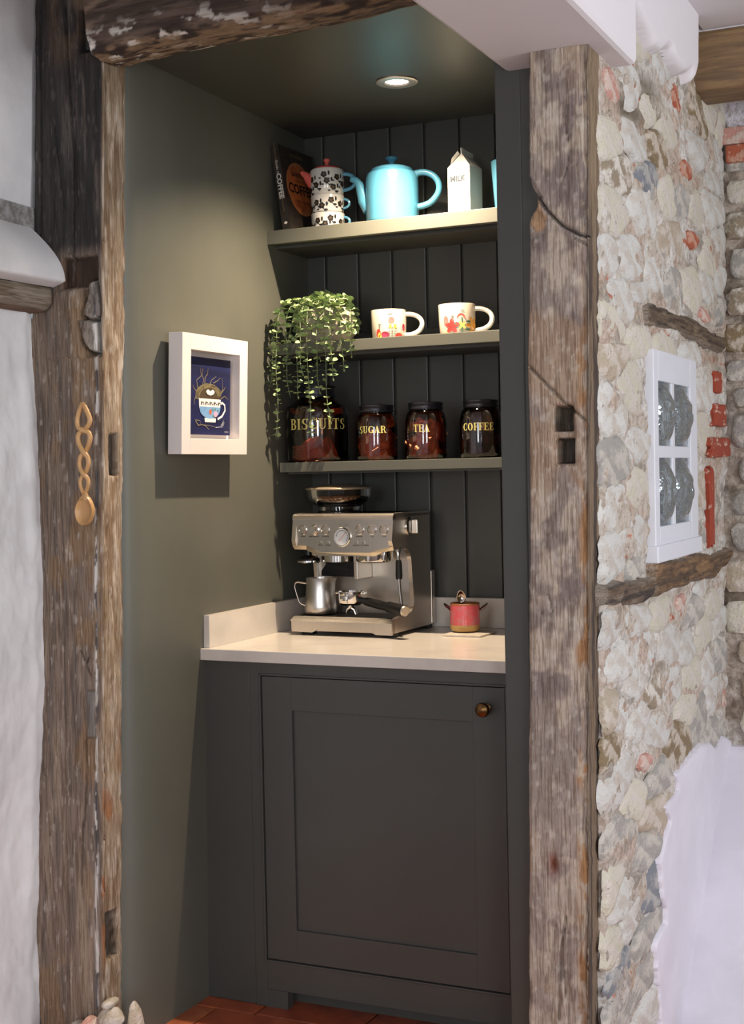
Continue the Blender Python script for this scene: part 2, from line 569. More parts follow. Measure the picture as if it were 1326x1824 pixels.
def lcol(X, s, Y, Z, sd, D):
    n1 = fbm(s * 30, Z * 3, 31); n2 = fbm(s * 90, Z * 6, 32); n3 = fbm(s * 14, Z * 7, 33)
    c = np.ones(X.shape + (3,)) * np.array(S(132, 115, 101))
    c = mixc(c, S(152, 134, 116), sstep(0.5, 0.7, n1)); c = mixc(c, S(104, 93, 86), sstep(0.5, 0.66, n2) * 0.8)
    c = mixc(c, S(140, 112, 82), sstep(0.55, 0.7, n3) * 0.7)
    up_ = sstep(1.86, 1.92, Z + (n3 - .5) * .08)
    dk = np.ones(X.shape + (3,)) * np.array(S(56, 51, 49))
    dk = mixc(dk, S(92, 84, 78), sstep(0.52, 0.75, n1) * sstep(-0.13, -0.08, X)); dk = mixc(dk, S(36, 33, 33), sstep(0.45, 0.6, n2) * 0.8)
    dk = mixc(dk, S(112, 92, 74), sstep(2.30, 2.40, Z) * sstep(-0.14, -0.1, X) * sstep(0.4, 0.6, n3) * .8)
    c = c * (1 - up_[..., None]) + dk * up_[..., None]
    c = mixc(c, S(112, 84, 66), rect(X, Z, -0.11, -0.006, 1.812, 1.882) * (sd == 0))
    kk = (inpoly(X, Z, knot1) | inpoly(X, Z, knot2)) & (sd == 0)
    c = mixc(c, S(138, 130, 122), kk * (0.5 + 0.5 * n2))
    # pale inner side with limewash traces
    sdm = (sd == 1) * 1.0
    sd2 = np.maximum(sdm, (sd == 0) * sstep(-0.008, -0.003, X - l_xr(Z) ))
    pc = np.ones(X.shape + (3,)) * np.array(S(152, 133, 111))
    pc = mixc(pc, S(190, 176, 160), sstep(0.5, 0.7, fbm(s * 60, Z * 16, 41)) * .8); pc = mixc(pc, S(128, 104, 80), sstep(0.55, 0.68, fbm(s * 70, Z * 8, 42)))
    pc = mixc(pc, S(150, 98, 60), sstep(0.6, 0.7, fbm(s * 30, Z * 10, 44)) * sstep(0.8, 0.5, Z))
    c = c * (1 - sd2[..., None]) + pc * sd2[..., None]
    # blue-grey and white paint line left along the arris
    al = np.exp(-((X - l_xr(Z) + 0.020 + (fbm(Z * 9, Z * 0, 6) - .5) * .008) / 0.0045) ** 2) * (sd == 0) * sstep(1.9, 1.7, Z)
    c = mixc(c, S(84, 86, 92), al * sstep(0.35, 0.5, fbm(s * 50, Z * 20, 51)))
    c = mixc(c, S(225, 222, 216), al * sstep(0.50, 0.56, fbm(s * 90, Z * 22, 52)))
    c = mixc(c, S(196, 188, 178), sstep(0.66, 0.76, fbm(s * 150, Z * 30, 61)) * 0.45 * (1 - up_ * .8))
    c = mixc(c, S(120, 116, 112), rect(X, Z, -0.069, -0.045, 0.757, 0.865) * (sd == 0) * .9)
    dirt = sstep(0.008, 0.02, D)
    c = c * (1 - 0.75 * dirt[..., None])
    c = c * (0.9 + 0.2 * n2[..., None])
    return c


timber('timber_post', 0.0, 2.52, 0.0034, l_xl, l_xr, LYF, 0.08, 0.092, ldisp, lcol,
       'old oak post, charred black at the top, with the carved spoon on it')

# right post --------------------------------------------------------------------
RYF = -1.06
r_xl = lambda z: (interp(z, [(0.0, 1.012), (0.28, 1.018), (0.73, 1.027), (1.3, 1.038), (1.48, 1.041), (1.55, 1.039), (1.79, 1.047), (1.853, 1.048), (1.862, 1.051), (1.874, 1.056), (1.885, 1.066),
                             (1.905, 1.067), (1.925, 1.056), (1.945, 1.049), (2.2, 1.0535)]) + (fbm(z * 16, z * 0 + 1.7, 18, 4) - 0.5) * 0.005)
r_xr = lambda z: interp(z, [(0.0, 1.138), (0.3, 1.142), (0.73, 1.149), (1.3, 1.159), (1.8, 1.167), (2.2, 1.174)]) + (fbm(z * 9, z * 0 + 5.7, 19, 3) - 0.5) * 0.004
rcr = [([(1.062, 1.91), (1.085, 1.875), (1.12, 1.84), (1.15, 1.822), (1.168, 1.818)], 0.0022, 0.02),
       ([(1.14, 1.818), (1.168, 1.80)], 0.0015, 0.01), ([(1.05, 1.945), (1.075, 1.90)], 0.0015, 0.008),
       ([(1.12, 2.08), (1.134, 2.0), (1.128, 1.95), (1.115, 1.925)], 0.0013, 0.006),
       ([(1.045, 1.57), (1.08, 1.53), (1.115, 1.495), (1.155, 1.46)], 0.002, 0.012),
       ([(1.075, 1.115), (1.083, 1.08)], 0.0015, 0.008),
       ([(1.098, 0.47), (1.088, 0.40), (1.083, 0.33), (1.082, 0.26)], 0.002, 0.012), ([(1.076, 0.45), (1.07, 0.36)], 0.0016, 0.008), ([(1.09, 0.38), (1.096, 0.3)], 0.0014, 0.008),
       ([(1.105, 0.44), (1.10, 0.2)], 0.0014, 0.006)]


def rdisp(X, s, Y, Z, sd):
    D = woodrelief(s, Z, 0.38, 71) + (fbm(X * 60, Z * 60, 72, 3) - .5) * .003
    fr = sd == 0
    for pts, wd, dp in rcr:
        D = D + np.where(fr, dp * np.exp(-(polydist(X + (fbm(Z * 60, X * 0, 5, 2) - .5) * .003, Z, pts) / wd) ** 2), 0)
    D = D + fr * 0.05 * np.maximum(rect(X, Z, 1.094, 1.130, 1.440, 1.488, 0.0025), rect(X, Z, 1.097, 1.132, 1.376, 1.424, 0.0025))
    D = D + fr * 0.003 * rect(X, Z, 1.088, 1.136, 1.37, 1.494, 0.003)
    D = D + fr * 0.008 * np.exp(-(np.hypot(X - 1.076, (Z - 0.57) * .5) / 0.006) ** 2)
    for (a, b) in ((1.06, 1.078), (1.078, 1.075)):
        D = D + fr * 0.006 * np.exp(-(np.hypot(X - a, Z - b) / 0.003) ** 2)
    # worn, flaking arris on the right
    D = D + fr * sstep(-0.026, -0.004, X - r_xr(Z)) * 0.010 * fbm(X * 120, Z * 14, 77, 3)
    # rough broken patch under the notch
    pt = inpoly(X, Z, [(1.047, 1.86), (1.062, 1.885), (1.085, 1.855), (1.08, 1.83), (1.06, 1.825)])
    D = D + fr * pt * 0.006 * fbm((X + Z) * 140, (X - Z) * 20, 79, 2)
    D = D + fr * 0.004 * sstep(0.45, 0.30, Z) * fbm(X * 70, Z * 50, 80, 3)
    return D


def rcol(X, s, Y, Z, sd, D):
    wx = (fbm(X * 20, Z * 14, 99, 3) - .5)
    n1 = fbm(s * 18 + wx, Z * 11 + wx * 2, 101, 5); n2 = fbm(s * 120, Z * 20, 102); n3 = fbm(s * 22, Z * 16, 103); n4 = fbm(s * 9, Z * 5, 104)
    c = np.ones(X.shape + (3,)) * np.array(S(146, 132, 124))
    c = mixc(c, S(178, 163, 148), sstep(0.46, 0.6, n1)); c = mixc(c, S(122, 109, 105), sstep(0.5, 0.64, n3) * 0.8)
    c = mixc(c, S(158, 132, 108), sstep(0.56, 0.68, n4) * 0.7)
    c = mixc(c, S(186, 172, 156), sstep(1.0, 0.4, Z) * sstep(0.42, 0.6, n3) * 0.7)
    c = mixc(c, S(132, 104, 82), sstep(0.45, 0.2, Z) * sstep(0.45, 0.6, n1) * 0.8)
    c = mixc(c, S(205, 196, 184), sstep(0.58, 0.72, fbm(s * 90, Z * 60, 105)) * .35)
    ed = (sd == 0) * sstep(-0.026, -0.012, X - r_xr(Z) + wx * .02)
    c = mixc(c, S(158, 118, 80), ed * sstep(0.4, 0.6, fbm(s * 60, Z * 12, 106)) * sstep(1.9, 1.4, Z))
    c = mixc(c, S(176, 160, 142), ed * sstep(0.55, 0.65, fbm(s * 90, Z * 30, 107)))
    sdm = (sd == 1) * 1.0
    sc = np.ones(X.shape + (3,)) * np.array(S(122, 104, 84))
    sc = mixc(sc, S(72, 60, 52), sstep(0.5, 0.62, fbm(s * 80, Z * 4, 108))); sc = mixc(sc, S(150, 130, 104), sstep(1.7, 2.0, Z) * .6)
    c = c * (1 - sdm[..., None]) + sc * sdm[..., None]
    c = mixc(c, S(120, 66, 42), (sd == 0) * np.exp(-(np.hypot(X - 1.076, (Z - 0.575) * .45) / 0.011) ** 2))
    pt = inpoly(X, Z, [(1.047, 1.86), (1.066, 1.90), (1.085, 1.86), (1.08, 1.84), (1.06, 1.835)]) & (sd == 0)
    c = mixc(c, S(176, 138, 100), pt * 0.8)
    c = c * (1 - 0.8 * sstep(0.009, 0.02, D)[..., None])
    c = c * (0.93 + 0.16 * n2[..., None])
    return c


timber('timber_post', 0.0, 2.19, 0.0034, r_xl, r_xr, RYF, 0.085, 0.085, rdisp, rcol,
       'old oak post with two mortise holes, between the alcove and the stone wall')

# lintel above the alcove ----------------------------------------------------------
def lintel():
    x = np.arange(0.0, 1.02, 0.0035)
    # profile from the front top, down the face, round the arris, along the underside
    pf = [(-1.13, 2.56), (-1.13, 2.50), (-1.13, 2.45), (-1.13, 2.42), (-1.13, 2.40), (-1.13, 2.385), (-1.129, 2.37), (-1.127, 2.36), (-1.124, 2.352), (-1.119, 2.345), (-1.112, 2.339),
          (-1.104, 2.334), (-1.09, 2.330), (-1.07, 2.328), (-1.04, 2.330), (-1.0, 2.334), (-0.96, 2.345), (-0.94, 2.37), (-0.94, 2.5)]
    pl = np.array(pf); L_ = np.concatenate([[0], np.cumsum(np.hypot(*np.diff(pl, axis=0).T))])
    sv = np.arange(0, L_[-1], 0.004)
    py, pz = np.interp(sv, L_, pl[:, 0]), np.interp(sv, L_, pl[:, 1])
    Xg, Sg = np.meshgrid(x, sv)
    Y = py[:, None] + 0 * Xg; Z = pz[:, None] + 0 * Xg
    low = sstep(0.16, 0.22, Sg)
    D = (0.5 - fbm(Xg * 7, Sg * 60, 201, 4)) * 0.008 + (0.5 - fbm(Xg * 16, Sg * 30, 203, 3)) * 0.014 * low
    ends = 0.012 * sstep(0.05, 0.0, Xg)
    rise = 0.030 * Xg + 0.004 * np.sin(Xg * 9)
    Y2 = Y + D * 0.7 + 0.01 * low * fbm(Xg * 20, Sg * 20, 207, 3)
    Z2 = Z + rise - 0.012 + D * low * .6
    XX = Xg + 0.04 + 0.004 * (fbm(Sg * 30, Xg * 0, 209, 3) - .5) * (Xg < 0.01)
    XX = np.where(Xg < 0.004, XX, XX)
    c = np.ones(Xg.shape + (3,)) * np.array(S(98, 82, 72))
    c = mixc(c, S(70, 58, 50), sstep(0.45, 0.62, fbm(Xg * 8, Sg * 70, 211)))
    c = mixc(c, S(128, 108, 92), sstep(0.55, 0.7, fbm(Xg * 10, Sg * 40, 212)))
    c = mixc(c, S(56, 42, 36), low * sstep(0.4, 0.55, fbm(Xg * 9, Sg * 50, 213)))
    c = mixc(c, S(225, 220, 212), low * sstep(0.60, 0.68, fbm(Xg * 26, Sg * 60, 214)) * sstep(0.7, 0.2, Xg))
    c = mixc(c, S(150, 125, 98), sstep(0.21, 0.235, Sg) * sstep(0.4, 0.6, fbm(Xg * 20, Sg * 60, 215)) * .8)
    c = c * (0.8 + 0.4 * fbm(Xg * 20, Sg * 160, 216)[..., None])
    mw_ = M('weathered_lintel_oak', S(100, 80, 70), S(206, 198, 190), attr=True, scale=(14, 200, 200), detail=6, ramp=(0.5, 0.66), rough=0.85, bump=((26, 260, 260), 0.7, 0.002))
    o = gridmesh('timber_lintel', np.stack([XX, Y2, Z2], -1)[:, ::-1], c[:, ::-1], mw_)
    cap = MB()
    cap.add([(XX[i, 0], Y2[i, 0], Z2[i, 0]) for i in range(len(sv))], [list(range(len(sv)))], 0)
    cap.build('cut_end', M('dark_oak_end', S(92, 76, 66), S(60, 48, 42), scale=(60, 60, 60), rough=.9), o)
    return tag(o, 'dark brown oak lintel beam across the top of the alcove', 'beam')


lintel()

# white plaster soffit box over the right post, running out into the room
sf = MB()
sf.box((0.965, -6.3, 2.19), (1.222, -0.86, 2.62), bev=0.012)
tag(sf.build('trim_1', m_ceil), kind='structure')

# room shell --------------------------------------------------------------------
tag(MB().box((-0.4, -6.5, 2.62), (5.0, 1.0, 2.70)).build('ceiling', m_ceil), kind='structure')


def windowed_wall(name, axis, at, thick, a0, a1, holes, z0=0, z1=2.62, mat_=None):
    """wall along x or y with rectangular openings"""
    b = MB()
    cuts = sorted(holes)
    def bx_(u0, u1, w0, w1):
        if axis == 'x': b.box((u0, at, w0), (u1, at + thick, w1))
        else: b.box((at, u0, w0), (at + thick, u1, w1))
    u = a0
    for (h0, h1, w0, w1) in cuts:
        bx_(u, h0, z0, z1); bx_(h0, h1, z0, w0); bx_(h0, h1, w1, z1); u = h1
    bx_(u, a1, z0, z1)
    return tag(b.build(name, mat_ or m_white), kind='structure')


windowed_wall('wall_room_right', 'y', 4.95, 0.1, -6.5, 1.0, [(-4.6, -3.6, 0.95, 2.15), (-2.45, -1.45, 0.95, 2.15)])
windowed_wall('wall_room_rear', 'x', -6.5, 0.12, -0.4, 5.0, [(0.7, 1.7, 0.85, 2.15), (3.1, 4.1, 0.85, 2.15)])
k = 2
for (x, y, ax) in ((4.90, -1.95, 'y'), (4.90, -4.1, 'y'), (1.2, -6.30, 'x'), (3.6, -6.30, 'x')):
    b = MB()
    for t in (-0.5, -0.0, 0.5):
        if ax == 'y': b.box((x - .02, y + t - .02, 0.9), (x, y + t + .02, 2.2))
        else: b.box((x + t - .02, y, 0.85), (x + t + .02, y + .02, 2.2))
    for z in (0.92, 1.5, 2.15):
        if ax == 'y': b.box((x - .02, y - .5, z - .02), (x, y + .5, z + .02))
        else: b.box((x - .5, y, z - .02), (x + .5, y + .02, z + .02))
    tag(b.build('window_%d' % k, m_ceil), kind='structure'); k += 1
# wall above the lintel
tag(MB().box((-0.1, -1.09, 2.52), (0.97, -0.95, 2.62)).build('wall_above_lintel', m_white), kind='structure')

# left room wall: rough white plaster with the lintel and the rounded plaster over it
LW0 = -0.21


def leftwall():
    ys = np.concatenate([np.linspace(-1.0, -1.4, 110), np.linspace(-1.42, -6.5, 40)])
    zs = np.arange(0.0, 1.80, 0.008)
    Y, Z = np.meshgrid(ys, zs)
    x = interp(Z, [(0, -0.25), (0.3, -0.245), (0.6, -0.232), (0.9, -0.205), (1.2, -0.195), (1.5, -0.205), (1.65, -0.215), (1.8, -0.21)])
    X = x + (fbm(Y * 7, Z * 5, 301, 4) - 0.5) * 0.022 + (fbm(Y * 30, Z * 22, 302, 3) - 0.5) * 0.007
    e = np.clip((Y + 1.045 + (fbm(Z * 14, Y * 0, 303, 3) - .5) * .02) / 0.03, 0, 1)
    X = X + 0.012 - e ** 2 * 0.035 + 0.006 * np.exp(-((Y + 1.075) / 0.02) ** 2)
    tag(gridmesh('wall_room_left', np.stack([X, Y, Z], -1), None, m_white), kind='structure')
    ys = np.linspace(-0.97, -6.5, 120); zs = np.linspace(1.85, 2.62, 60)
    Y, Z = np.meshgrid(ys, zs)
    X = interp(Z, [(1.85, -0.205), (1.95, -0.195), (2.2, -0.182), (2.62, -0.165)]) - 0.004 + (fbm(Y * 5, Z * 5, 305, 3) - .5) * .004
    tag(gridmesh('wall_room_left_upper', np.stack([X, Y, Z], -1), None, m_white), kind='structure')


leftwall()
m_strip = M('grey_limewashed_strip', S(150, 148, 146), S(110, 106, 102), scale=(60, 60, 60), rough=.9, bump=((60, 60, 60), .8, .006))
b = MB()
b.prism([(-0.9, 2.005), (-3.0, 2.06), (-3.0, 2.00), (-0.9, 1.95)], 'x', -0.26, -0.186)
tag(b.build('trim_2', m_strip), kind='structure')


def plaster_nib():
    """rounded white plaster swelling over the side lintel, cut into the post"""
    ys = np.concatenate([np.linspace(-1.035, -1.25, 60), np.linspace(-1.26, -3.0, 30)])
    th = np.linspace(0, 1, 40)
    P = np.zeros((len(ys), len(th), 3))
    for i, y in enumerate(ys):
        # nose: grows outwards towards the bottom, like a drip
        for j, t in enumerate(th):
            z = 1.975 - t * 0.160
            xo = -0.205 + 0.115 * math.sin(min(1, t * 1.05) * PI / 2) ** 0.85
            if t > 0.93: xo -= (t - 0.93) * 0.5
            k_ = min(1, max(0, (y + 1.035) / -0.02))
            xo = -0.25 + (xo + 0.25) * (0.55 + 0.45 * math.sqrt(k_)) 
            P[i, j] = (xo + 0.003 * math.sin(y * 21 + z * 30), y, z)
    return tag(gridmesh('trim_3', P, None, m_white), kind='structure')


plaster_nib()

# wooden lintel under that plaster, running out along the left wall
def side_lintel():
    ys = np.concatenate([np.linspace(-1.02, -1.3, 70), np.linspace(-1.31, -3.0, 60)])
    pf = np.array([(-0.25, 1.818), (-0.14, 1.818), (-0.128, 1.812), (-0.124, 1.80), (-0.126, 1.785), (-0.132, 1.772), (-0.142, 1.763), (-0.17, 1.760), (-0.25, 1.760)])
    L_ = np.concatenate([[0], np.cumsum(np.hypot(*np.diff(pf, axis=0).T))]); sv = np.linspace(0, L_[-1], 60)
    px, pz = np.interp(sv, L_, pf[:, 0]), np.interp(sv, L_, pf[:, 1])
    Sg, Y = np.meshgrid(sv, ys)
    e = sstep(-1.045, -1.06, Y)
    X = px[None, :] * e + (-0.25) * (1 - e) + (fbm(Y * 8, Sg * 60, 651, 4) - .5) * .010
    Z = pz[None, :] + (fbm(Y * 6, Sg * 20, 652, 3) - .5) * .008 + (Y + 1.05) * 0.0
    c = np.ones(Y.shape + (3,)) * np.array(S(140, 130, 116))
    c = mixc(c, S(112, 98, 82), sstep(0.45, 0.6, fbm(Y * 8, Sg * 140, 653))); c = mixc(c, S(120, 88, 60), sstep(0.17, 0.2, Sg) * .8)
    o = gridmesh('timber_lintel', np.stack([X, Y, Z], -1), c, m_wood_attr_y)
    tag(o, 'grey-brown oak lintel along the left edge, under the rounded white plaster', 'beam')


side_lintel()
# ------------------------------------------------------------------ rubble stone wall to the right of the post
def xs(z): return 1.1525 + 0.0100 * z


def stone_mats():
    T = {'wh': (S(208, 207, 202), S(196, 188, 178)), 'cr': (S(204, 198, 180), S(208, 200, 190)), 'tn': (S(180, 166, 146), S(204, 194, 182)),
         'oc': (S(134, 116, 88), S(196, 184, 168)), 'br': (S(150, 136, 116), S(214, 208, 198)), 'gr': (S(164, 160, 154), S(196, 190, 180)),
         'bl': (S(128, 132, 138), S(176, 174, 170)), 'pk': (S(196, 146, 132), S(208, 188, 176)), 'rd': (S(150, 66, 44), S(190, 120, 98)),
         'or': (S(172, 92, 66), S(196, 150, 128))}
    return {k: M('stone_' + k, a, b_, scale=(30, 16, 30), ramp=(0.44, 0.58), detail=8, rough=0.92, bump=((60, 36, 60), 1.0, 0.010), rnd=0.05,
                 c3=S(112, 100, 88), scale3=(70, 55, 70), ramp3=(0.66, 0.74)) for k, (a, b_) in T.items()}


SM = stone_mats()
PLASTER = [(-0.557, 0.0), (-0.557, 0.079), (-0.574, 0.158), (-0.605, 0.274), (-0.59, 0.288), (-0.495, 0.299), (-0.50, 0.33), (-0.539, 0.367), (-0.555, 0.459), (-0.50, 0.50), (-0.45, 0.522),
           (-0.48, 0.55), (-0.509, 0.572), (-0.42, 0.578), (-0.36, 0.583), (-0.375, 0.605), (-0.391, 0.625), (-0.30, 0.632), (-0.204, 0.640), (-0.10, 0.644), (0.01, 0.632), (0.06, 0.608),
           (0.11, 0.596), (0.16, 0.606), (0.20, 0.612), (0.25, 0.600), (0.31, 0.58), (0.31, 0.0)]
BAND = [(-0.90, 2.62), (-0.90, 2.34), (-0.80, 2.32), (-0.735, 2.306), (-0.68, 2.296), (-0.653, 2.283), (-0.586, 2.290), (-0.52, 2.318), (-0.492, 2.32), (-0.471, 2.308), (-0.438, 2.300), (-0.362, 2.300),
        (-0.30, 2.316), (-0.282, 2.325), (-0.262, 2.300), (-0.235, 2.315), (-0.215, 2.335), (-0.20, 2.36), (-0.19, 2.62)]
LINT = [(-0.638, 1.724), (-0.6, 1.733), (-0.545, 1.73), (-0.46, 1.735), (-0.378, 1.73), (-0.25, 1.738), (-0.13, 1.736), (-0.03, 1.727), (0.063, 1.723), (0.214, 1.723), (0.244, 1.691), (0.195, 1.675), (0.1, 1.682), (0.003, 1.677), (-0.08, 1.686), (-0.166, 1.686), (-0.322, 1.694), (-0.42, 1.688), (-0.494, 1.687), (-0.646, 1.682)]
SILL1 = [(-1.0, 1.131), (-0.872, 1.130), (-0.80, 1.122), (-0.71, 1.120), (-0.620, 1.117), (-0.590, 1.095), (-0.596, 1.076), (-0.689, 1.066), (-0.785, 1.070), (-0.86, 1.082), (-0.919, 1.083), (-1.0, 1.090)]
SILL2 = [(-0.615, 1.150), (-0.358, 1.140), (-0.069, 1.141), (0.03, 1.126), (0.127, 1.130), (0.22, 1.130), (0.285, 1.133), (0.3, 1.108), (0.217, 1.085), (0.13, 1.078), (0.048, 1.062), (-0.03, 1.075), (-0.107, 1.070), (-0.2, 1.08), (-0.301, 1.072), (-0.449, 1.075), (-0.586, 1.070), (-0.605, 1.109)]
WIN = (-0.600, -0.135, 1.152, 1.632)


def edge_d(Y, Z, poly):
    d = polydist(Y, Z, poly + poly[:1])
    return np.where(inpoly(Y, Z, poly), d, -d)


def near(y, z, poly, m):
    return edge_d(np.array([[y]]), np.array([[z]]), poly)[0, 0] > -m


wall_stone = None


def stone_wall():
    global wall_stone
    ys = np.arange(-1.0, 0.305, 0.005); zs = np.arange(0.0, 2.62, 0.005)
    Y, Z = np.meshgrid(ys, zs)
    n = fbm(Y * 9, Z * 16, 401, 4); n2 = fbm(Y * 30, Z * 45, 402, 3)
    X = xs(Z) + (n - 0.5) * 0.026 + (n2 - 0.5) * 0.010
    X = np.where(Y < -0.978, X - 0.03, np.where(Y < -0.955, np.maximum(X, xs(Z) - .002), X))
    # recess for the window
    wn = (Y > WIN[0] + 0.02) & (Y < WIN[1] - 0.02) & (Z > WIN[2] + .01) & (Z < WIN[3] - .01)
    X = np.where(wn, X - 0.09, X)
    # a hollow under the white soffit where the bricks show
    c = np.ones(X.shape + (3,)) * np.array(S(196, 186, 174))
    c = mixc(c, S(212, 208, 202), sstep(0.45, 0.6, fbm(Y * 8, Z * 12, 411)))
    c = mixc(c, S(190, 168, 152), sstep(0.52, 0.66, fbm(Y * 12, Z * 20, 412)) * .8)
    c = mixc(c, S(150, 142, 132), sstep(0.60, 0.72, fbm(Y * 16, Z * 30, 413)) * .7)
    c = mixc(c, S(165, 162, 158), sstep(0.9, 0.3, Z) * sstep(0.42, 0.6, fbm(Y * 7, Z * 14, 414)) * .6)
    c = mixc(c, S(190, 110, 84), sstep(0.76, 0.80, fbm(Y * 14, Z * 40, 415)))
    c = mixc(c, S(92, 80, 60), np.exp(-(np.hypot((Y + 0.76) / .14, (Z - 2.13) / .028)) ** 2) * 0.9)
    c = mixc(c, S(96, 82, 56), np.exp(-(np.hypot((Y + 0.62) / .1, (Z - 2.21) / .03)) ** 2) * 0.8)
    c = mixc(c, S(160, 104, 70), np.exp(-(np.hypot((Y - 0.14) / .09, (Z - 1.655) / .014)) ** 2) * 0.6)
    cr = polydist(Y + (n2 - .5) * .04, Z + (n2 - .5) * .01, [(-0.62, 2.11), (-0.45, 2.07), (-0.2, 2.02), (0.0, 1.99), (0.12, 1.96)])
    X = X - 0.010 * np.exp(-(cr / 0.003) ** 2); c = mixc(c, S(92, 76, 70), np.exp(-(cr / 0.003) ** 2) * .8)
    wall_stone = gridmesh('wall_stone', np.stack([X, Y, Z], -1)[:, :], c, m_stone_attr)
    tag(wall_stone, kind='structure')
    # body of the wall behind the face
    b = MB().box((1.0, -0.93, 0), (1.10, 0.40, 2.62)).build('wall_core', m_white, wall_stone)
    # ---- stones
    man = [(-0.903, 2.144, 'pk'), (-0.722, 2.178, 'wh'), (-0.581, 2.235, 'rd'), (-0.321, 2.257, 'or'), (-0.6, 2.168, 'cr'), (-0.506, 2.096, 'oc'), (-0.838, 1.997, 'br'), (-0.222, 2.098, 'or'), (-0.401, 2.001, 'cr'), (-0.091, 2.017, 'cr'),
           (-0.344, 1.906, 'tn'), (-0.744, 1.812, 'wh'), (-0.534, 1.818, 'wh'), (-0.884, 2.024, 'cr'), (-0.125, 1.812, 'cr'), (-0.828, 1.714, 'wh'), (0.03, 1.767, 'pk'), (-0.129, 1.947, 'or'), (-0.034, 2.267, 'oc'), (0.088, 2.302, 'cr'),
           (-0.82, 0.958, 'wh'), (-0.4, 0.946, 'wh'), (-0.273, 1.028, 'pk'), (-0.937, 0.859, 'tn'), (-0.845, 0.844, 'wh'), (-0.911, 0.783, 'oc'), (-0.542, 0.753, 'wh'), (-0.307, 0.698, 'oc'), (-0.396, 0.827, 'wh'), (-0.222, 0.752, 'cr'),
           (-0.625, 0.699, 'pk'), (-0.549, 0.64, 'gr'), (-0.857, 0.717, 'wh'), (-0.861, 0.578, 'gr'), (-0.673, 0.512, 'gr'), (-0.602, 0.397, 'bl'), (-0.918, 0.37, 'cr'), (-0.823, 0.448, 'wh'), (-0.652, 1.412, 'wh'), (-0.756, 1.55, 'cr'),
           (-0.923, 1.369, 'gr'), (-0.863, 1.287, 'wh'), (-0.673, 1.319, 'cr'), (-0.889, 1.59, 'tn'), (-0.691, 0.221, 'gr'), (-0.916, 1.484, 'wh'), (0.201, 1.302, 'tn'), (-0.729, 1.21, 'wh'), (-0.914, 1.173, 'wh')]
    small = {'rd': 0.5, 'or': 0.45, 'pk': 0.55}
    rng = random.Random(12)
    seeds = [list(m_) for m_ in man]
    AY = 0.42     # stones are longer than they are tall
    def ok(y, z):
        if WIN[0] - .05 < y < WIN[1] + .03 and WIN[2] - .02 < z < WIN[3] + .03: return False
        if y > -0.04 and 1.10 < z < 1.66: return False
        for p, m_ in ((PLASTER, .02), (BAND, -.01), (LINT, .02), (SILL1, .015), (SILL2, .015)):
            if near(y, z, p, m_): return False
        return True
    tries = 0
    while tries < 5000:
        tries += 1
        y, z = rng.uniform(-0.97, 0.27), rng.uniform(0.02, 2.30)
        rr = rng.uniform(0.062, 0.095)
        if not ok(y, z): continue
        if all(math.hypot((y - s[0]) * AY, z - s[1]) > rr for s in seeds):
            tone = rng.choices(['wh', 'cr', 'tn', 'gr', 'br', 'oc', 'bl', 'pk'], [44, 24, 10, 12 + (20 if z < 0.7 else 0), 3, 1, 1 + (2 if z < .7 else 0), 2])[0]
            seeds.append([y, z, tone])
    barrier = []
    for p in (LINT, SILL1, SILL2): barrier += p
    barrier += [(WIN[0] - 0.02, z) for z in np.arange(1.15, 1.65, 0.05)] + [(WIN[1] + .03, z) for z in np.arange(1.15, 1.65, 0.05)]
    cnt = 0
    for i, (y, z, tone) in enumerate(seeds):
        if not ok(y, z) and tone not in small: continue
        ang = rng.uniform(-0.25, 0.2)
        poly = [(max(-0.26, -0.985 - y), -0.13), (min(0.26, 0.29 - y), -0.13), (min(0.26, 0.29 - y), 0.13), (max(-0.26, -0.985 - y), 0.13)]
        poly = [(a * AY, b_) for a, b_ in poly]
        others = [(s[0], s[1], 0.5) for j, s in enumerate(seeds) if j != i and abs(s[0] - y) < .6 and abs(s[1] - z) < .25]
        others += [(a, b_, 0.85) for a, b_ in barrier if abs(a - y) < .5 and abs(b_ - z) < .2]
        for (a, b_, fr) in others:
            dx, dz = (a - y) * AY, b_ - z
            L_ = math.hypot(dx, dz)
            if L_ < 1e-6: continue
            nx, nz = dx / L_, dz / L_
            lim = L_ * fr
            out = []
            for k in range(len(poly)):
                p, q = poly[k], poly[(k + 1) % len(poly)]
                dp, dq = p[0] * nx + p[1] * nz - lim, q[0] * nx + q[1] * nz - lim
                if dp <= 0: out.append(p)
                if (dp < 0) != (dq < 0):
                    t = dp / (dp - dq); out.append((p[0] + (q[0] - p[0]) * t, p[1] + (q[1] - p[1]) * t))
            poly = out
            if len(poly) < 3: break
        if len(poly) < 3: continue
        sh = small.get(tone, 1.0 + rng.uniform(-.08, .05))
        # radial outline, rounded and roughened
        NS = 22
        ring = []
        for k in range(NS):
            a = 2 * PI * k / NS
            d = (math.cos(a), math.sin(a)); best = 9
            for q in range(len(poly)):
                p0, p1 = poly[q], poly[(q + 1) % len(poly)]
                ex, ez = p1[0] - p0[0], p1[1] - p0[1]
                den = d[0] * ez - d[1] * ex
                if abs(den) < 1e-9: continue
                t = (p0[0] * ez - p0[1] * ex) / den; u = (p0[0] * d[1] - p0[1] * d[0]) / den
                if t > 0 and -1e-6 <= u <= 1 + 1e-6: best = min(best, t)
            ring.append(min(best, 0.13))
        ring = [(ring[k - 1] + 2 * ring[k] + ring[(k + 1) % NS]) / 4 for k in range(NS)]
        hgt = rng.uniform(0.001, 0.0065) * (1.0 if tone not in small else 0.8)
        tx, tz = rng.uniform(-.3, .3), rng.uniform(-.3, .4)
        vs = []
        jit = [rng.uniform(-.10, .08) for _ in range(NS)]
        base = rng.uniform(-.003, .001)
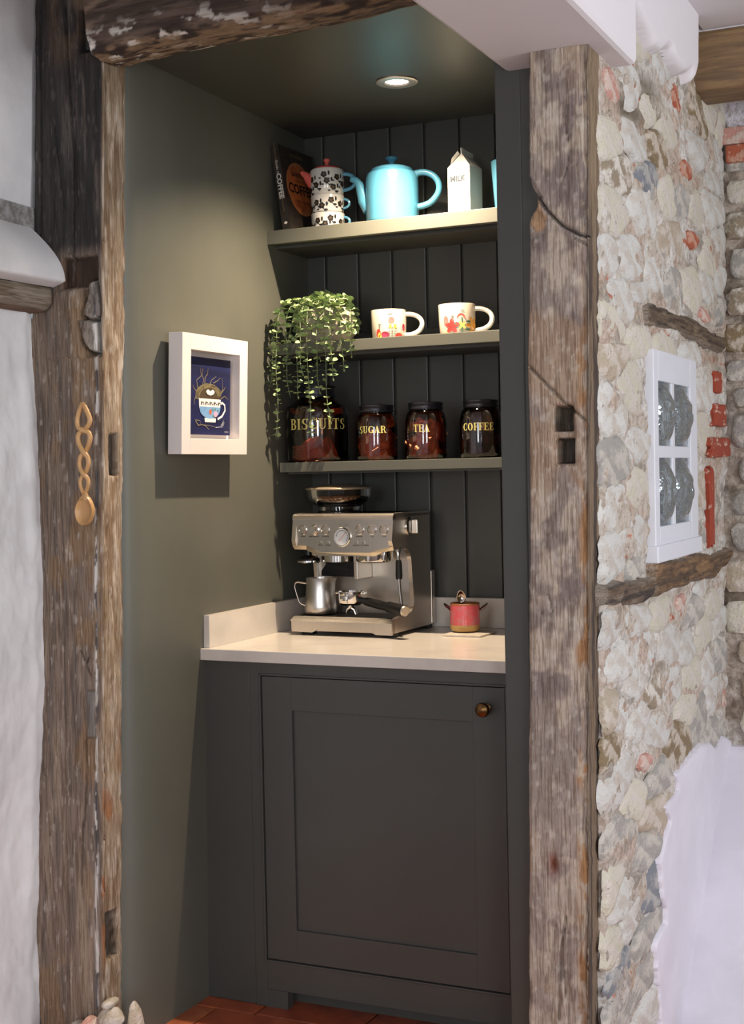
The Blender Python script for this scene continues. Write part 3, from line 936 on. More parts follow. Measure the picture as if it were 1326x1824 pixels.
        for f, h in ((1.06, -0.010), (0.97, -0.001), (0.84, hgt * 0.8), (0.5, hgt)):
            for k in range(NS):
                a = 2 * PI * k / NS
                r = ring[k] * sh * f * (1 + (jit[k] if f > .7 else rng.uniform(-.15, .15)))
                dy, dz = r * math.cos(a) / AY, r * math.sin(a)
                hh = h + base + f * (tx * math.cos(a) + tz * math.sin(a)) * 0.015 + rng.uniform(-.0009, .0009)
                vs.append((hh, dy, dz))
        vs.append((hgt * 1.05 + base, 0, 0))
        fs = [(q * NS + k, q * NS + (k + 1) % NS, (q + 1) * NS + (k + 1) % NS, (q + 1) * NS + k) for q in range(3) for k in range(NS)]
        fs += [(3 * NS + k, 3 * NS + (k + 1) % NS, 4 * NS) for k in range(NS)]
        nm = 'brick' if tone in ('rd', 'or') else 'stone'
        b = MB().add(vs, fs, 0, True)
        o = b.build(nm, SM[tone], wall_stone, sharp=math.radians(60))
        o.location = (xs(z) + 0.0025, y, z)
        cnt += 1
    # ---- the brick jamb right of the window
    for (y0, y1, z0, z1) in ((0.093, 0.172, 1.562, 1.623), (0.08, 0.236, 1.473, 1.534), (0.023, 0.295, 1.388, 1.443), (0.012, 0.061, 1.146, 1.362)):
        b = MB(); NS = 20; vs = []
        for f, h in ((1.0, -0.01), (1.0, 0.004), (0.9, 0.008), (0.5, 0.009)):
            for k in range(NS):
                a = 2 * PI * (k + .5) / NS
                q = 1 / max(abs(math.cos(a)), abs(math.sin(a)))
                wob = 1 + (rng.uniform(-.10, .05) if f > .6 else 0)
                vs.append((h + rng.uniform(-.001, .001), math.cos(a) * q * f * wob * (y1 - y0) / 2, math.sin(a) * q * f * wob * (z1 - z0) / 2))
        vs.append((0.009, 0, 0))
        fs = [(q * NS + k, q * NS + (k + 1) % NS, (q + 1) * NS + (k + 1) % NS, (q + 1) * NS + k) for q in range(3) for k in range(NS)]
        fs += [(3 * NS + k, 3 * NS + (k + 1) % NS, 4 * NS) for k in range(NS)]
        b.add(vs, fs, 0, False)
        o = b.build('brick', M('red_jamb_brick', S(152, 66, 46), S(196, 168, 152), scale=(50, 20, 50), ramp=(0.56, 0.66), rough=.9, bump=((80, 50, 80), .8, .004)), wall_stone)
        o.location = (xs((z0 + z1) / 2) + 0.010, (y0 + y1) / 2, (z0 + z1) / 2)


stone_wall()


def slab(name, poly, thick, soft, m, cols=None, res=0.005, rel=0.0, seed=0, x0=0.0, wobs=1.0):
    """a soft-edged proud patch lying on the stone wall"""
    ys = np.arange(min(p[0] for p in poly) - .01, max(p[0] for p in poly) + .012, res)
    zs = np.arange(min(p[1] for p in poly) - .01, max(p[1] for p in poly) + .012, res)
    Y, Z = np.meshgrid(ys, zs)
    wob = (fbm(Y * 22, Z * 50, seed, 3) - .5)
    d = edge_d(Y + wob * .015 * wobs, Z + wob * .008 * wobs, poly)
    h = thick * np.sqrt(np.clip(d / soft, 0, 1) * (2 - np.clip(d / soft, 0, 1))) - 0.012 * (d <= 0)
    X = xs(Z) + x0 + h + rel * (fbm(Y * 14, Z * 60, seed + 5, 4) - .5) * (d > 0)
    cell = (d[:-1, :-1] > -0.006) & (d[1:, 1:] > -0.006)
    return gridmesh(name, np.stack([X, Y, Z], -1), cols(Y, Z, d) if cols else None, m, None, cell)


m_plaster2 = M('white_wall_plaster', S(222, 218, 228), S(212, 208, 218), scale=(4, 4, 4), rough=0.8, bump=((18, 18, 18), 0.25, 0.004))
tag(slab('trim_4', PLASTER, 0.011, 0.012, m_plaster2, seed=501, x0=0.004), kind='structure')
o = slab('trim_5', BAND, 0.034, 0.022, m_ceil, seed=511, x0=0.004, wobs=.4)
o.parent = None
tag(o, kind='structure')


def woodcols(seed, a, b_, c3):
    def f(Y, Z, d):
        c = np.ones(Y.shape + (3,)) * np.array(a)
        c = mixc(c, b_, sstep(0.45, 0.6, fbm(Y * 8 + (fbm(Y * 6, Z * 20, seed + 1) * 3), Z * 160, seed, 4)))
        c = mixc(c, c3, sstep(0.55, 0.68, fbm(Y * 12, Z * 60, seed + 9)))
        return mixc(c, S(170, 160, 148), sstep(0.006, 0.0, d) * .6)
    return f


tag(slab('timber_lintel', LINT, 0.016, 0.006, m_wood_attr_y, woodcols(521, S(104, 88, 70), S(70, 58, 48), S(126, 110, 90)), 0.004, 0.012, 521),
    'short weathered oak lintel bedded in the stone wall above the small window', 'beam')
tag(slab('timber_sill', SILL2, 0.024, 0.008, m_wood_attr_y, woodcols(531, S(118, 92, 66), S(84, 68, 54), S(140, 110, 78)), 0.004, 0.010, 531),
    'brown oak sill beam bedded in the stone wall directly under the small window', 'beam')
tag(slab('timber_sill', SILL1, 0.018, 0.008, m_wood_attr_y, woodcols(541, S(106, 88, 72), S(62, 54, 48), S(126, 112, 96)), 0.004, 0.010, 541),
    'rough grey-brown timber stub in the stone wall beside the right post', 'beam')

# ---- small four-pane window with bullseye glass ------------------------------------
m_winpaint = M('white_gloss_window_paint', S(222, 224, 232), rough=0.35)


def small_window():
    X0 = 1.1525 + 0.014
    y0, y1, z0, z1 = WIN[0] + 0.000, WIN[1] - 0.012, WIN[2], WIN[3]
    fr = MB()
    X1 = X0 + 0.016
    py = [(-0.558, -0.417), (-0.389, -0.224)]; pz = [(1.229, 1.386), (1.414, 1.562)]
    # frame members round the four openings
    fr.box((X0 - .05, y0, z0), (X1, py[0][0], z1), bev=.002)
    fr.box((X0 - .05, py[1][1], z0), (X1, y1, z1), bev=.002)
    fr.box((X0 - .05, py[0][0], z0), (X1, py[1][1], pz[0][0]), bev=.002)
    fr.box((X0 - .05, py[0][0], pz[1][1]), (X1, py[1][1], z1), bev=.002)
    fr.box((X0 - .05, y0 - .012, z0 - .004), (X1 + .008, y1 + .006, z0 + .035), bev=.003)
    w_ = tag(fr.build('window_1', m_winpaint), kind='structure')
    MB().box((X0 - .03, py[0][1], z0 + .05), (X1 - .002, py[1][0], z1 - .05), bev=.002).build('glazing_bar', m_winpaint, w_)
    MB().box((X0 - .03, py[0][0], pz[0][1]), (X1 - .001, py[1][1], pz[1][0]), bev=.002).build('glazing_bar', m_winpaint, w_)
    MB().box((1.06, y0, z0), (1.075, y1, z1)).build('dark_room_sheet', M('dark_void', S(34, 36, 38), rough=.6), w_)  # dark sheet standing in for the unlit room behind the panes
    gm = bullseye_glass()
    for a, b_ in py:
        for c_, d_ in pz:
            n = 46
            P = np.zeros((n, n, 3))
            u = np.linspace(0, 1, n)
            cy, cz = 0.5, 0.5
            for i in range(n):
                for j in range(n):
                    yy, zz = u[j], u[i]
                    r = math.hypot((yy - cy), (zz - cz)) * 2
                    hh = 0.026 * max(0, 1 - (r / 0.98) ** 2) ** 0.75 + 0.0022 * math.cos(r * 15) * math.exp(-r * 0.8) + 0.004 * math.exp(-(r / 0.16) ** 2)
                    hh += 0.0016 * math.sin(5 * math.atan2(zz - cz, yy - cy) + r * 7) * min(1, r * 2)
                    P[i, j] = (X1 - 0.007 + hh, a + (b_ - a) * yy, c_ + (d_ - c_) * zz)
            gridmesh('pane', P, None, gm, w_)


def bullseye_glass():
    m = bpy.data.materials.new('bullseye_glass'); m.use_nodes = True
    nt = m.node_tree; N, Lk = nt.nodes, nt.links
    b = N['Principled BSDF']
    b.inputs['Base Color'].default_value = (*S(168, 178, 182), 1)
    b.inputs['Roughness'].default_value = 0.04
    b.inputs['Transmission Weight'].default_value = 0.55
    b.inputs['Metallic'].default_value = 0.55
    b.inputs['IOR'].default_value = 1.5
    tc = N.new('ShaderNodeTexCoord'); nz = N.new('ShaderNodeTexNoise'); nz.inputs['Scale'].default_value = 45; nz.inputs['Detail'].default_value = 1
    nz.inputs['Distortion'].default_value = 1.5
    Lk.new(tc.outputs['Object'], nz.inputs['Vector'])
    bn = N.new('ShaderNodeBump'); bn.inputs['Strength'].default_value = 0.5; bn.inputs['Distance'].default_value = 0.008
    Lk.new(nz.outputs['Fac'], bn.inputs['Height']); Lk.new(bn.outputs[0], b.inputs['Normal'])
    return m


small_window()

# ---- wall at the end of the passage, the oak beam and the plaster above -----------------
def far_wall():
    xsn = np.arange(1.10, 2.4, 0.008); zs = np.arange(0, 2.62, 0.008)
    X, Z = np.meshgrid(xsn, zs)
    Y = 0.30 - (fbm(X * 14, Z * 14, 601, 4) - .5) * .03
    c = np.ones(X.shape + (3,)) * np.array(S(176, 164, 152))
    c = mixc(c, S(130, 118, 106), sstep(0.48, 0.62, fbm(X * 16, Z * 18, 611))); c = mixc(c, S(200, 194, 186), sstep(0.55, 0.7, fbm(X * 12, Z * 12, 612)))
    up_ = sstep(2.315, 2.325, Z - (X - 1.16) * (-0.6) * (X < 1.2) - 0.02)
    up_ = np.maximum(sstep(2.33, 2.34, Z), sstep(0, 0.005, (Z - 2.285) - np.clip(1.205 - X, 0, 1) * 1.3 * 1.0))
    c = c * (1 - up_[..., None]) + np.array(S(216, 212, 220)) * up_[..., None]
    Y = Y * (1 - up_) + 0.285 * up_
    fwl = gridmesh('wall_far', np.stack([X, Y, Z], -1), c, m_stone_attr)
    tag(fwl, kind='structure')
    MB().box((1.1, 0.34, 0), (5.0, 0.42, 2.62)).build('wall_core', m_white, fwl)
    MB().box((2.39, 0.28, 0), (4.95, 0.34, 2.62)).build('plaster_face', m_white, fwl)
    # lower plaster corner
    MB().prism([(0.31, 0.0), (0.31, 0.568), (0.280, 0.568), (0.262, 0.555), (-0.36, 0.0)], 'x', 1.150, 2.4).build('plaster_foot', m_plaster2, fwl)
    rng = random.Random(8)
    z = 0.60
    while z < 2.2:
        h = rng.uniform(0.06, 0.11)
        x = 1.150 + rng.uniform(0, .05)
        while x < 1.55:
            wd = rng.uniform(0.07, 0.17)
            NS = 14; vs = []
            for f, dd in ((1.0, 0.01), (0.97, -0.004), (0.82, -0.009), (0.4, -0.010)):
                for k in range(NS):
                    a = 2 * PI * k / NS
                    q = 1 / max(abs(math.cos(a)), abs(math.sin(a))) ** 0.95
                    wob = 1 + rng.uniform(-.1, .06)
                    vs.append((math.cos(a) * q * f * wob * wd * .47, dd + rng.uniform(-.002, .002), math.sin(a) * q * f * wob * h * .45))
            vs.append((0, -0.010, 0))
            fs = [(q * NS + k, (q + 1) * NS + k, (q + 1) * NS + (k + 1) % NS, q * NS + (k + 1) % NS) for q in range(3) for k in range(NS)]
            fs += [(3 * NS + k, 4 * NS, 3 * NS + (k + 1) % NS) for k in range(NS)]
            tone = rng.choices(['tn', 'gr', 'cr', 'br', 'oc', 'bl'], [5, 6, 4, 4, 2, 1])[0]
            o = MB().add(vs, fs, 0, True).build('stone', SM[tone], fwl, sharp=1.0)
            o.location = (x + wd / 2, 0.295, z + h / 2)
            x += wd + 0.012
        z += h + 0.012
    for (x, z, t_) in ((1.225, 2.285, 'pk'), (1.235, 2.235, 'or')):
        o = MB().box((-.05, -.012, -.024), (.05, .02, .024), bev=.004).build('brick', SM[t_], fwl)
        o.location = (x, 0.275, z)


far_wall()
bb = MB()
bb.box((1.13, -0.10, 2.322), (3.2, 0.06, 2.475), bev=0.012)
m_beam2 = M('brown_oak_beam', S(140, 112, 78), S(104, 82, 60), scale=(6, 60, 60), detail=6, ramp=(.35, .65), rough=.6, bump=((8, 120, 120), .5, .003))
tag(bb.build('timber_beam', m_beam2), 'smooth brown oak ceiling beam at the top right corner behind the stone wall', 'beam')
tag(MB().box((1.12, -0.088, 2.475), (4.95, 0.27, 2.62)).build('trim_6', m_ceil), kind='structure')
tag(MB().box((1.20, -6.3, 2.478), (4.95, -0.088, 2.60)).build('ceiling', m_ceil), kind='structure')
# ------------------------------------------------------------------ base cabinet and worktop
DY = -0.6272
cab = empty('base_cabinet', (0.47, DY, 0), 0, 'dark grey-green painted base cabinet with one shaker door under the worktop', 'cabinet')


def put(b, name, m, parent, loc):
    """build a mesh given in world coordinates as a child of an object at loc"""
    b.xf(Matrix.Translation(-Vector(loc)))
    return b.build(name, m, parent)


CL = (0.47, DY, 0)
b = MB()
b.box((-0.03, DY + 0.004, 0.0), (0.128, DY + 0.03, 0.89), bev=.002)
put(b, 'filler_panel', m_paint, cab, CL)
b = MB()
b.box((0.130, DY, 0.0), (0.163, DY + 0.03, 0.89), bev=.0015)
b.box((0.828, DY, 0.0), (0.942, DY + 0.03, 0.89), bev=.0015)
b.box((0.163, DY, 0.857), (0.828, DY + 0.03, 0.89), bev=.0015)
b.box((0.163, DY, 0.045), (0.828, DY + 0.03, 0.122), bev=.0015)
b.box((0.163, DY, 0.0), (0.223, DY + 0.03, 0.045))
# cock bead round the opening
for (a0, a1, c0, c1) in ((0.160, 0.165, .12, .86), (0.826, 0.831, .12, .86), (0.160, 0.831, .855, .860), (0.160, 0.831, .118, .123)):
    b.box((a0, DY - 0.004, c0), (a1, DY + 0.01, c1), bev=.001)
put(b, 'face_frame', m_paint, cab, CL)
b = MB()
b.box((-0.0, DY + 0.03, 0.06), (0.02, -0.02, 0.885)); b.box((0.92, DY + 0.03, 0.06), (0.94, -0.02, 0.885)); b.box((0.0, DY + 0.05, 0.06), (0.94, -0.02, 0.08))
b.box((0.0, -0.04, 0.0), (0.94, -0.02, 0.88)); b.box((0.0, DY + 0.06, 0.0), (0.94, DY + 0.075, 0.058))
put(b, 'carcass', m_paint, cab, CL)
dx0, dx1, dz0, dz1 = 0.1675, 0.8235, 0.1255, 0.8525
door = MB()
yd = DY + 0.001
for (a0, a1, c0, c1) in ((dx0, 0.2525, dz0, dz1), (0.742, dx1, dz0, dz1), (0.2525, 0.742, 0.768, dz1), (0.2525, 0.742, dz0, 0.207)):
    door.box((a0, yd, c0), (a1, yd + 0.022, c1), bev=.0008)
door.box((0.245, yd + 0.009, 0.2), (0.75, yd + 0.016, 0.775))
d = put(door, 'door', m_paint, cab, CL)
m_brass = M('aged_brass', S(128, 96, 58), S(84, 62, 40), scale=(60, 60, 60), rough=0.3, metal=1.0)
kb = MB()
Mx = Matrix.Rotation(PI / 2, 3, 'X')
kb.lathe([(0.0001, 0.0), (0.011, 0.0), (0.011, 0.004), (0.006, 0.006), (0.0055, 0.012), (0.011, 0.017), (0.0165, 0.024), (0.0175, 0.031), (0.0155, 0.037), (0.009, 0.041), (0.0001, 0.042)],
         (0.778, yd, 0.803), 28, M=Mx)
k_ = put(kb, 'knob', m_brass, d, CL)
k_['label'] = 'round aged brass knob'

m_quartz = M('white_quartz', S(214, 206, 196), S(204, 196, 188), scale=(7, 7, 7), detail=8, ramp=(0.45, 0.7), rough=0.22, c3=S(170, 160, 150), scale3=(9, 22, 9), ramp3=(0.72, 0.76))
b = MB(); b.box((-0.006, -0.6485, 0.89), (0.943, 0.0, 0.92), bev=.002)
wt = b.build('worktop', m_quartz)
tag(wt, 'pale veined quartz worktop on the base cabinet', 'worktop')
tag(MB().prism([(-0.003, -0.632), (0.018, -0.632), (0.02, -0.0), (0.0, -0.0)], 'z', 0.9203, 1.0045).build('upstand', m_quartz), 'pale quartz upstand along the left wall, on the worktop', 'upstand')
tag(MB().box((0.0205, -0.02, 0.9203), (0.943, -0.0, 1.0045), bev=.0012).build('upstand', m_quartz), 'pale quartz upstand along the back wall, behind the espresso machine', 'upstand')

# ------------------------------------------------------------------ shelves
def shelf(x0, zt, zb, label):
    b = MB()
    b.box((x0, -0.235, zt - 0.024), (0.943, -0.019, zt), bev=.001)
    s = b.build('shelf', m_paint_lit)  # shelves share the copy of the paint lightened for the downlight
    tag(s, label, 'shelf', 'painted shelves in the alcove')
    MB().box((x0, -0.256, zb), (0.943, -0.2345, zt), bev=.0012).build('nosing', m_paint_lit, s)
    MB().box((x0, -0.205, zb - 0.006), (0.943, -0.001, zt - 0.0245), bev=.001).build('cleat', m_paint, s)
    return s


Z1, Z2, Z3 = 2.052, 1.733, 1.399
shelf(0.002, Z1, 2.014, 'top painted shelf, holding the teapots and the milk carton')
shelf(0.002, Z2, 1.702, 'middle painted shelf, holding the trailing plant and two mugs')
shelf(0.030, Z3, 1.372, 'lowest painted shelf, holding four amber glass jars')

# ------------------------------------------------------------------ ceiling downlight
m_chrome_ring = M('brushed_nickel_ring', S(190, 180, 175), rough=.35, metal=.7)
dl = MB()
dl.lathe([(0.030, 0.0), (0.032, -0.003), (0.050, -0.004), (0.0535, -0.002), (0.054, 0.0)], (0, 0, 0), 40)
dlo = dl.build('ceiling_light', m_chrome_ring)
dlo.location = (0.492, -0.43, 2.3615)
tag(dlo, 'round recessed downlight with nickel ring in the dark alcove ceiling', 'ceiling light')
m_lens = M('lit_lens', S(255, 240, 220), emit=((1.0, 0.90, 0.76), 9))
MB().lathe([(0.0001, 0.001), (0.030, 0.001)], (0, 0, 0), 32).build('lens', m_lens, dlo)

# ------------------------------------------------------------------ framed picture
def tri_fill(name, m, parent, polys, x):
    """flat painted shapes: each poly in (y, z)"""
    b = MB()
    for i, p in enumerate(polys):
        b.add([(x, q[0], q[1]) for q in p], [list(range(len(p)))])
    return b.build(name, m, parent)


pic = empty('framed_picture', (0.0, 0, 0), 0, 'white box-framed painting of a nest in a blue teacup on the left wall', 'picture')
y0, y1, z0, z1 = -0.806, -0.488, 1.424, 1.724
FX = 0.056
m_frame = M('white_picture_frame', S(226, 218, 214), rough=.45)
b = MB()
wf, wf2 = 0.048, 0.040
for (a0, a1, c0, c1) in ((y0, y0 + wf2, z0, z1), (y1 - wf2, y1, z0, z1), (y0 + wf2, y1 - wf2, z1 - wf2, z1), (y0 + wf2, y1 - wf2, z0, z0 + wf2)):
    b.box((0.016, a0, c0), (FX, a1, c1), bev=.0008)
b.build('frame', m_frame, pic)
MB().box((0.020, y0 + wf2, z0 + wf2), (0.026, y1 - wf2, z1 - wf2)).build('backing', m_frame, pic)
m_cv = M('navy_painted_canvas', S(30, 36, 84), S(22, 26, 62), scale=(8, 5, 50), rough=.5)
cy0, cy1, cz0, cz1 = y0 + 0.050, y1 - 0.055, z0 + 0.050, z1 - 0.054
cv = MB().box((0.026, cy0, cz0), (0.036, cy1, cz1), bev=.0006).build('canvas', m_cv, pic)


def art(u, v):        # painting coordinates (0..1 across, 0..1 up) -> (y, z)
    return (cy0 + (cy1 - cy0) * u, cz0 + (cz1 - cz0) * v)


def ell2(cu, cv_, ru, rv, n=20, a0=0, a1=2 * PI):
    return [art(cu + ru * math.cos(a0 + (a1 - a0) * k / n), cv_ + rv * math.sin(a0 + (a1 - a0) * k / n)) for k in range(n if a1 - a0 > 6.2 else n + 1)]


def stroke(pts, w0, w1):
    out1, out2 = [], []
    P = [Vector(art(*p)) for p in pts]
    for i, p in enumerate(P):
        t = (P[min(i + 1, len(P) - 1)] - P[max(i - 1, 0)]).normalized(); n = Vector((-t[1], t[0]))
        w_ = (w0 + (w1 - w0) * i / (len(P) - 1)) / 2
        out1.append(tuple(p + n * w_)); out2.append(tuple(p - n * w_))
    return out1 + out2[::-1]


pX = 0.0362
mw1 = M('art_white', S(226, 226, 230), rough=.5); mb1 = M('art_blue', S(128, 170, 214), S(108, 150, 200), scale=(20, 20, 20), rough=.5)
mtw = M('art_twig', S(140, 130, 98), rough=.6); mtd = M('art_dark_twig', S(74, 62, 44), rough=.6); mor = M('art_orange', S(204, 104, 66), rough=.5); mpk = M('art_pink', S(232, 170, 200), rough=.5)
mgn = M('art_green', S(96, 140, 110), rough=.5)
rng = random.Random(2)
nest = []
tri_fill('nest_shadow', mtd, cv, [ell2(.51, .54, .28, .115, 28)], pX)
for k in range(70):
    a = rng.uniform(0, PI); r = rng.uniform(.7, 1.05)
    p = [(.50 + .29 * r * math.cos(a + t) , .50 + .16 * r * math.sin(a + t)) for t in (0, .25, .5, .75)]
    if min(q[1] for q in p) < .46: p = [(q[0], max(q[1], .46)) for q in p]
    nest.append(stroke(p, .0016, .0008))
tw = [[(.25, .60), (.22, .70), (.34, .77), (.36, .86)], [(.34, .60), (.38, .72), (.32, .78), (.30, .86)], [(.40, .64), (.41, .74), (.46, .79), (.48, .87)], [(.50, .64), (.56, .72), (.66, .77)],
      [(.60, .68), (.70, .72), (.76, .76)], [(.76, .52), (.82, .62), (.80, .76)], [(.24, .54), (.16, .60), (.14, .64)], [(.78, .48), (.86, .52), (.94, .48)], [(.22, .50), (.17, .44), (.18, .38)],
      [(.76, .54), (.84, .60), (.88, .64)]]
nest += [stroke(p, .0026, .0008) for p in tw]
tri_fill('nest', mtw, cv, nest, pX + .0003)
hollow = tri_fill('nest_hollow', mtd, cv, [ell2(.53, .56, .11, .06)], pX + .0005)
tri_fill('eggs', mw1, cv, [[art(.53, .515), art(.60, .53), art(.625, .56), art(.61, .585), art(.575, .592), art(.53, .57), art(.485, .592), art(.45, .585), art(.435, .56), art(.46, .53)]], pX + .0007)
cupo = [art(.27, .47), art(.28, .34)] + [art(.52 + .235 * math.cos(a), .345 + .13 * math.sin(a)) for a in np.linspace(PI, 2 * PI, 18)] + [art(.755, .34), art(.77, .47)]
tri_fill('cup_bowl', mw1, cv, [cupo, [art(.40, .22), art(.66, .22), art(.655, .165), art(.41, .165)]], pX + .0009)
tri_fill('cup_band', mb1, cv, [[art(.282, .365)] + [art(.52 + .235 * math.cos(a), .345 + .13 * math.sin(a)) for a in np.linspace(PI, 2 * PI, 18)] + [art(.758, .365)]], pX + .0011)
tri_fill('cup_handle', mw1, cv, [stroke([(.75, .40), (.80, .43), (.86, .40), (.87, .33), (.80, .25), (.70, .21)], .006, .006)], pX + .0010)
fl = []
for k in range(5):
    u = .33 + k * .095
    fl += [ell2(u, .41, .012, .028, 8), ell2(u + .03, .42, .02, .008, 8), ell2(u + .05, .40, .014, .008, 8)]
tri_fill('dark_sprigs', mtd, cv, fl, pX + .0013)
tri_fill('orange_flower', mor, cv, [ell2(.53, .30, .03, .035, 10)], pX + .0015)
tri_fill('pink_flower', mpk, cv, [ell2(.65, .275, .042, .04, 12)], pX + .0015)
tri_fill('leaves', mgn, cv, [ell2(.58, .33, .03, .01, 8), ell2(.60, .25, .035, .01, 8), ell2(.70, .32, .02, .012, 8), ell2(.64, .335, .014, .02, 8)], pX + .0014)
tri_fill('feather', mw1, cv, [stroke([(.76 + .012 * k, .11 + .012 * k), (.80 + .010 * k, .15 + .012 * k)], .0006, .0003) for k in range(6)] + [stroke([(.77 + .012 * k, .10 + .012 * k), (.83 + .008 * k, .115 + .012 * k)], .0006, .0003) for k in range(6)] + [stroke([(.66, .10), (.76, .11), (.84, .18)], .001, .0006)], pX + .0008)
tri_fill('twig', mtw, cv, [stroke([(.20, .18), (.26, .12), (.34, .13), (.42, .12), (.50, .07)], .003, .0015), stroke([(.20, .19), (.30, .18), (.32, .13)], .002, .001), stroke([(.34, .13), (.55, .12), (.66, .10)], .0012, .0008)], pX + .0008)
tri_fill('signature', mw1, cv, [stroke([(.86 + .02 * k, .035 + .02 * (k % 2)), (.87 + .02 * k, .055 - .02 * (k % 2))], .0008, .0008) for k in range(5)], pX + .0008)
pic.rotation_euler = (0, math.radians(2.2), 0)
pic.location = (-0.052, 0, 0)
# ------------------------------------------------------------------ lettering
def arc(cx, cy, rx, ry, a0, a1, tk, tn, n=14):
    """curved stroke, thick at the sides and thin at top and bottom"""
    o, i_ = [], []
    for k in range(n + 1):
        a = math.radians(a0 + (a1 - a0) * k / n)
        o.append((cx + rx * math.cos(a), cy + ry * math.sin(a)))
        i_.append((cx + (rx - tk) * math.cos(a), cy + (ry - tn) * math.sin(a)))
    return [[o[k], o[k + 1], i_[k + 1], i_[k]] for k in range(n)]


def rc(x0, y0, x1, y1): return [[(x0, y0), (x1, y0), (x1, y1), (x0, y1)]]


def glyph(ch):
    K, T = 0.19, 0.07
    if ch == 'I': return rc(.10, 0, .10 + K, 1) + rc(.02, 0, .37, T) + rc(.02, 1 - T, .37, 1), .42
    if ch == 'T': return rc(.29, 0, .29 + K, 1) + rc(.18, 0, .59, T) + rc(.02, 1 - T, .75, 1) + rc(.02, .72, .07, 1) + rc(.70, .72, .75, 1), .80
    if ch == 'B': return rc(.08, 0, .08 + K, 1) + rc(.0, 0, .4, T) + rc(.0, 1 - T, .4, 1) + rc(.2, .49, .42, .55) + arc(.38, .76, .28, .24, -90, 90, K, T) + arc(.40, .265, .31, .265, -90, 90, K, T), .76
    if ch == 'R': return rc(.08, 0, .08 + K, 1) + rc(.0, 0, .36, T) + rc(.0, 1 - T, .4, 1) + rc(.2, .46, .42, .53) + arc(.38, .73, .30, .27, -90, 90, K, T) + [[(.42, .50), (.58, .50), (.80, 0), (.60, 0)]] + rc(.6, 0, .86, T), .86
    if ch == 'S': return arc(.33, .74, .27, .26, 60, 270, K, T) + arc(.33, .27, .29, .27, 90, -130, K, T) + rc(.53, .70, .58, 1) + rc(.03, 0, .08, .32), .68
    if ch == 'C': return arc(.42, .5, .40, .5, 50, 310, K + .02, T) + rc(.68, .64, .73, 1) + rc(.68, .06, .73, .3), .80
    if ch == 'G': return arc(.42, .5, .40, .5, 50, 310, K + .02, T) + rc(.68, .66, .73, 1) + rc(.58, .02, .58 + K, .44) + rc(.48, .40, .84, .46), .88
    if ch == 'O': return arc(.42, .5, .40, .5, 0, 360, K + .02, T, 24), .88
    if ch == 'U': return rc(.10, .28, .10 + K, 1) + rc(.0, 1 - T, .38, 1) + arc(.38, .28, .28, .28, 180, 360, K * .7, T) + rc(.60, .28, .66, 1) + rc(.52, 1 - T, .76, 1), .82
    if ch == 'A': return [[(.04, 0), (.11, 0), (.40, 1), (.34, 1)], [(.54, 0), (.74, 0), (.44, 1), (.32, 1)]] + rc(.17, .28, .58, .34) + rc(-.04, 0, .2, T) + rc(.46, 0, .84, T), .84
    if ch == 'E': return rc(.08, 0, .08 + K, 1) + rc(.0, 0, .64, T) + rc(.0, 1 - T, .62, 1) + rc(.2, .48, .46, .54) + rc(.42, .36, .46, .66) + rc(.57, .72, .62, 1) + rc(.59, 0, .64, .30), .72
    if ch == 'F': return rc(.08, 0, .08 + K, 1) + rc(.0, 0, .36, T) + rc(.0, 1 - T, .62, 1) + rc(.2, .48, .46, .54) + rc(.42, .36, .46, .66) + rc(.57, .72, .62, 1), .68
    if ch == 'L': return rc(.08, 0, .08 + K, 1) + rc(.0, 0, .62, T) + rc(.0, 1 - T, .36, 1) + rc(.57, 0, .62, .3), .70
    return [], .4


def serif_word(word, height, width=None, gap=0.07):
    polys, x = [], 0
    for ch in word:
        g, wd = glyph(ch)
        polys += [[(px + x, py) for px, py in p] for p in g]
        x += wd + gap
    x -= gap
    sx = (width / x) if width else height
    return [[(px * sx, py * height) for px, py in p] for p in polys], x * sx


def wrap(name, polys, r, az, zoff, m, parent, center=(0, 0, 0), lift=0.0006, sub=1):
    """lay flat outlines (arc length, height) round a vertical cylinder; r may depend on z"""
    b = MB()
    for i, p in enumerate(polys):
        vs = []
        for (s, z) in p:
            rr = (r(z + zoff) if callable(r) else r)
            a = az + s / rr
            rr += lift
            vs.append((center[0] + rr * math.cos(a), center[1] + rr * math.sin(a), center[2] + z + zoff))
        b.add(vs, [list(range(len(vs)))])
    return tag(b.build(name, m, parent), kind='stuff' if len(polys) > 1 else None)


def sans(txt, size, bold=0.0):
    """outline text turned into a mesh: list of (verts, faces)"""
    cu = bpy.data.curves.new('t', 'FONT'); cu.body = txt; cu.size = size; cu.offset = bold; cu.align_x = 'CENTER'; cu.align_y = 'CENTER'; cu.resolution_u = 2
    ob = bpy.data.objects.new('t', cu); C.objects.link(ob)
    dg = bpy.context.evaluated_depsgraph_get()
    me = ob.evaluated_get(dg).to_mesh()
    vs = [tuple(v.co) for v in me.vertices]; fs = [list(p.vertices) for p in me.polygons]
    ob.evaluated_get(dg).to_mesh_clear()
    bpy.data.objects.remove(ob); bpy.data.curves.remove(cu)
    return vs, fs


def letters(name, txt, size, mat_, parent, Mx, bold=0.0):
    vs, fs = sans(txt, size, bold)
    return MB().add([Mx @ Vector(v) for v in vs], fs).build(name, mat_, parent)


def frame_m(origin, right, upv):
    r_ = Vector(right).normalized(); u_ = Vector(upv).normalized(); n_ = r_.cross(u_)
    Mx = Matrix.Identity(4)
    for i in range(3): Mx[i][0], Mx[i][1], Mx[i][2], Mx[i][3] = r_[i], u_[i], n_[i], origin[i]
    return Mx


VA = math.radians(-62.6)      # azimuth from the shelves towards the room

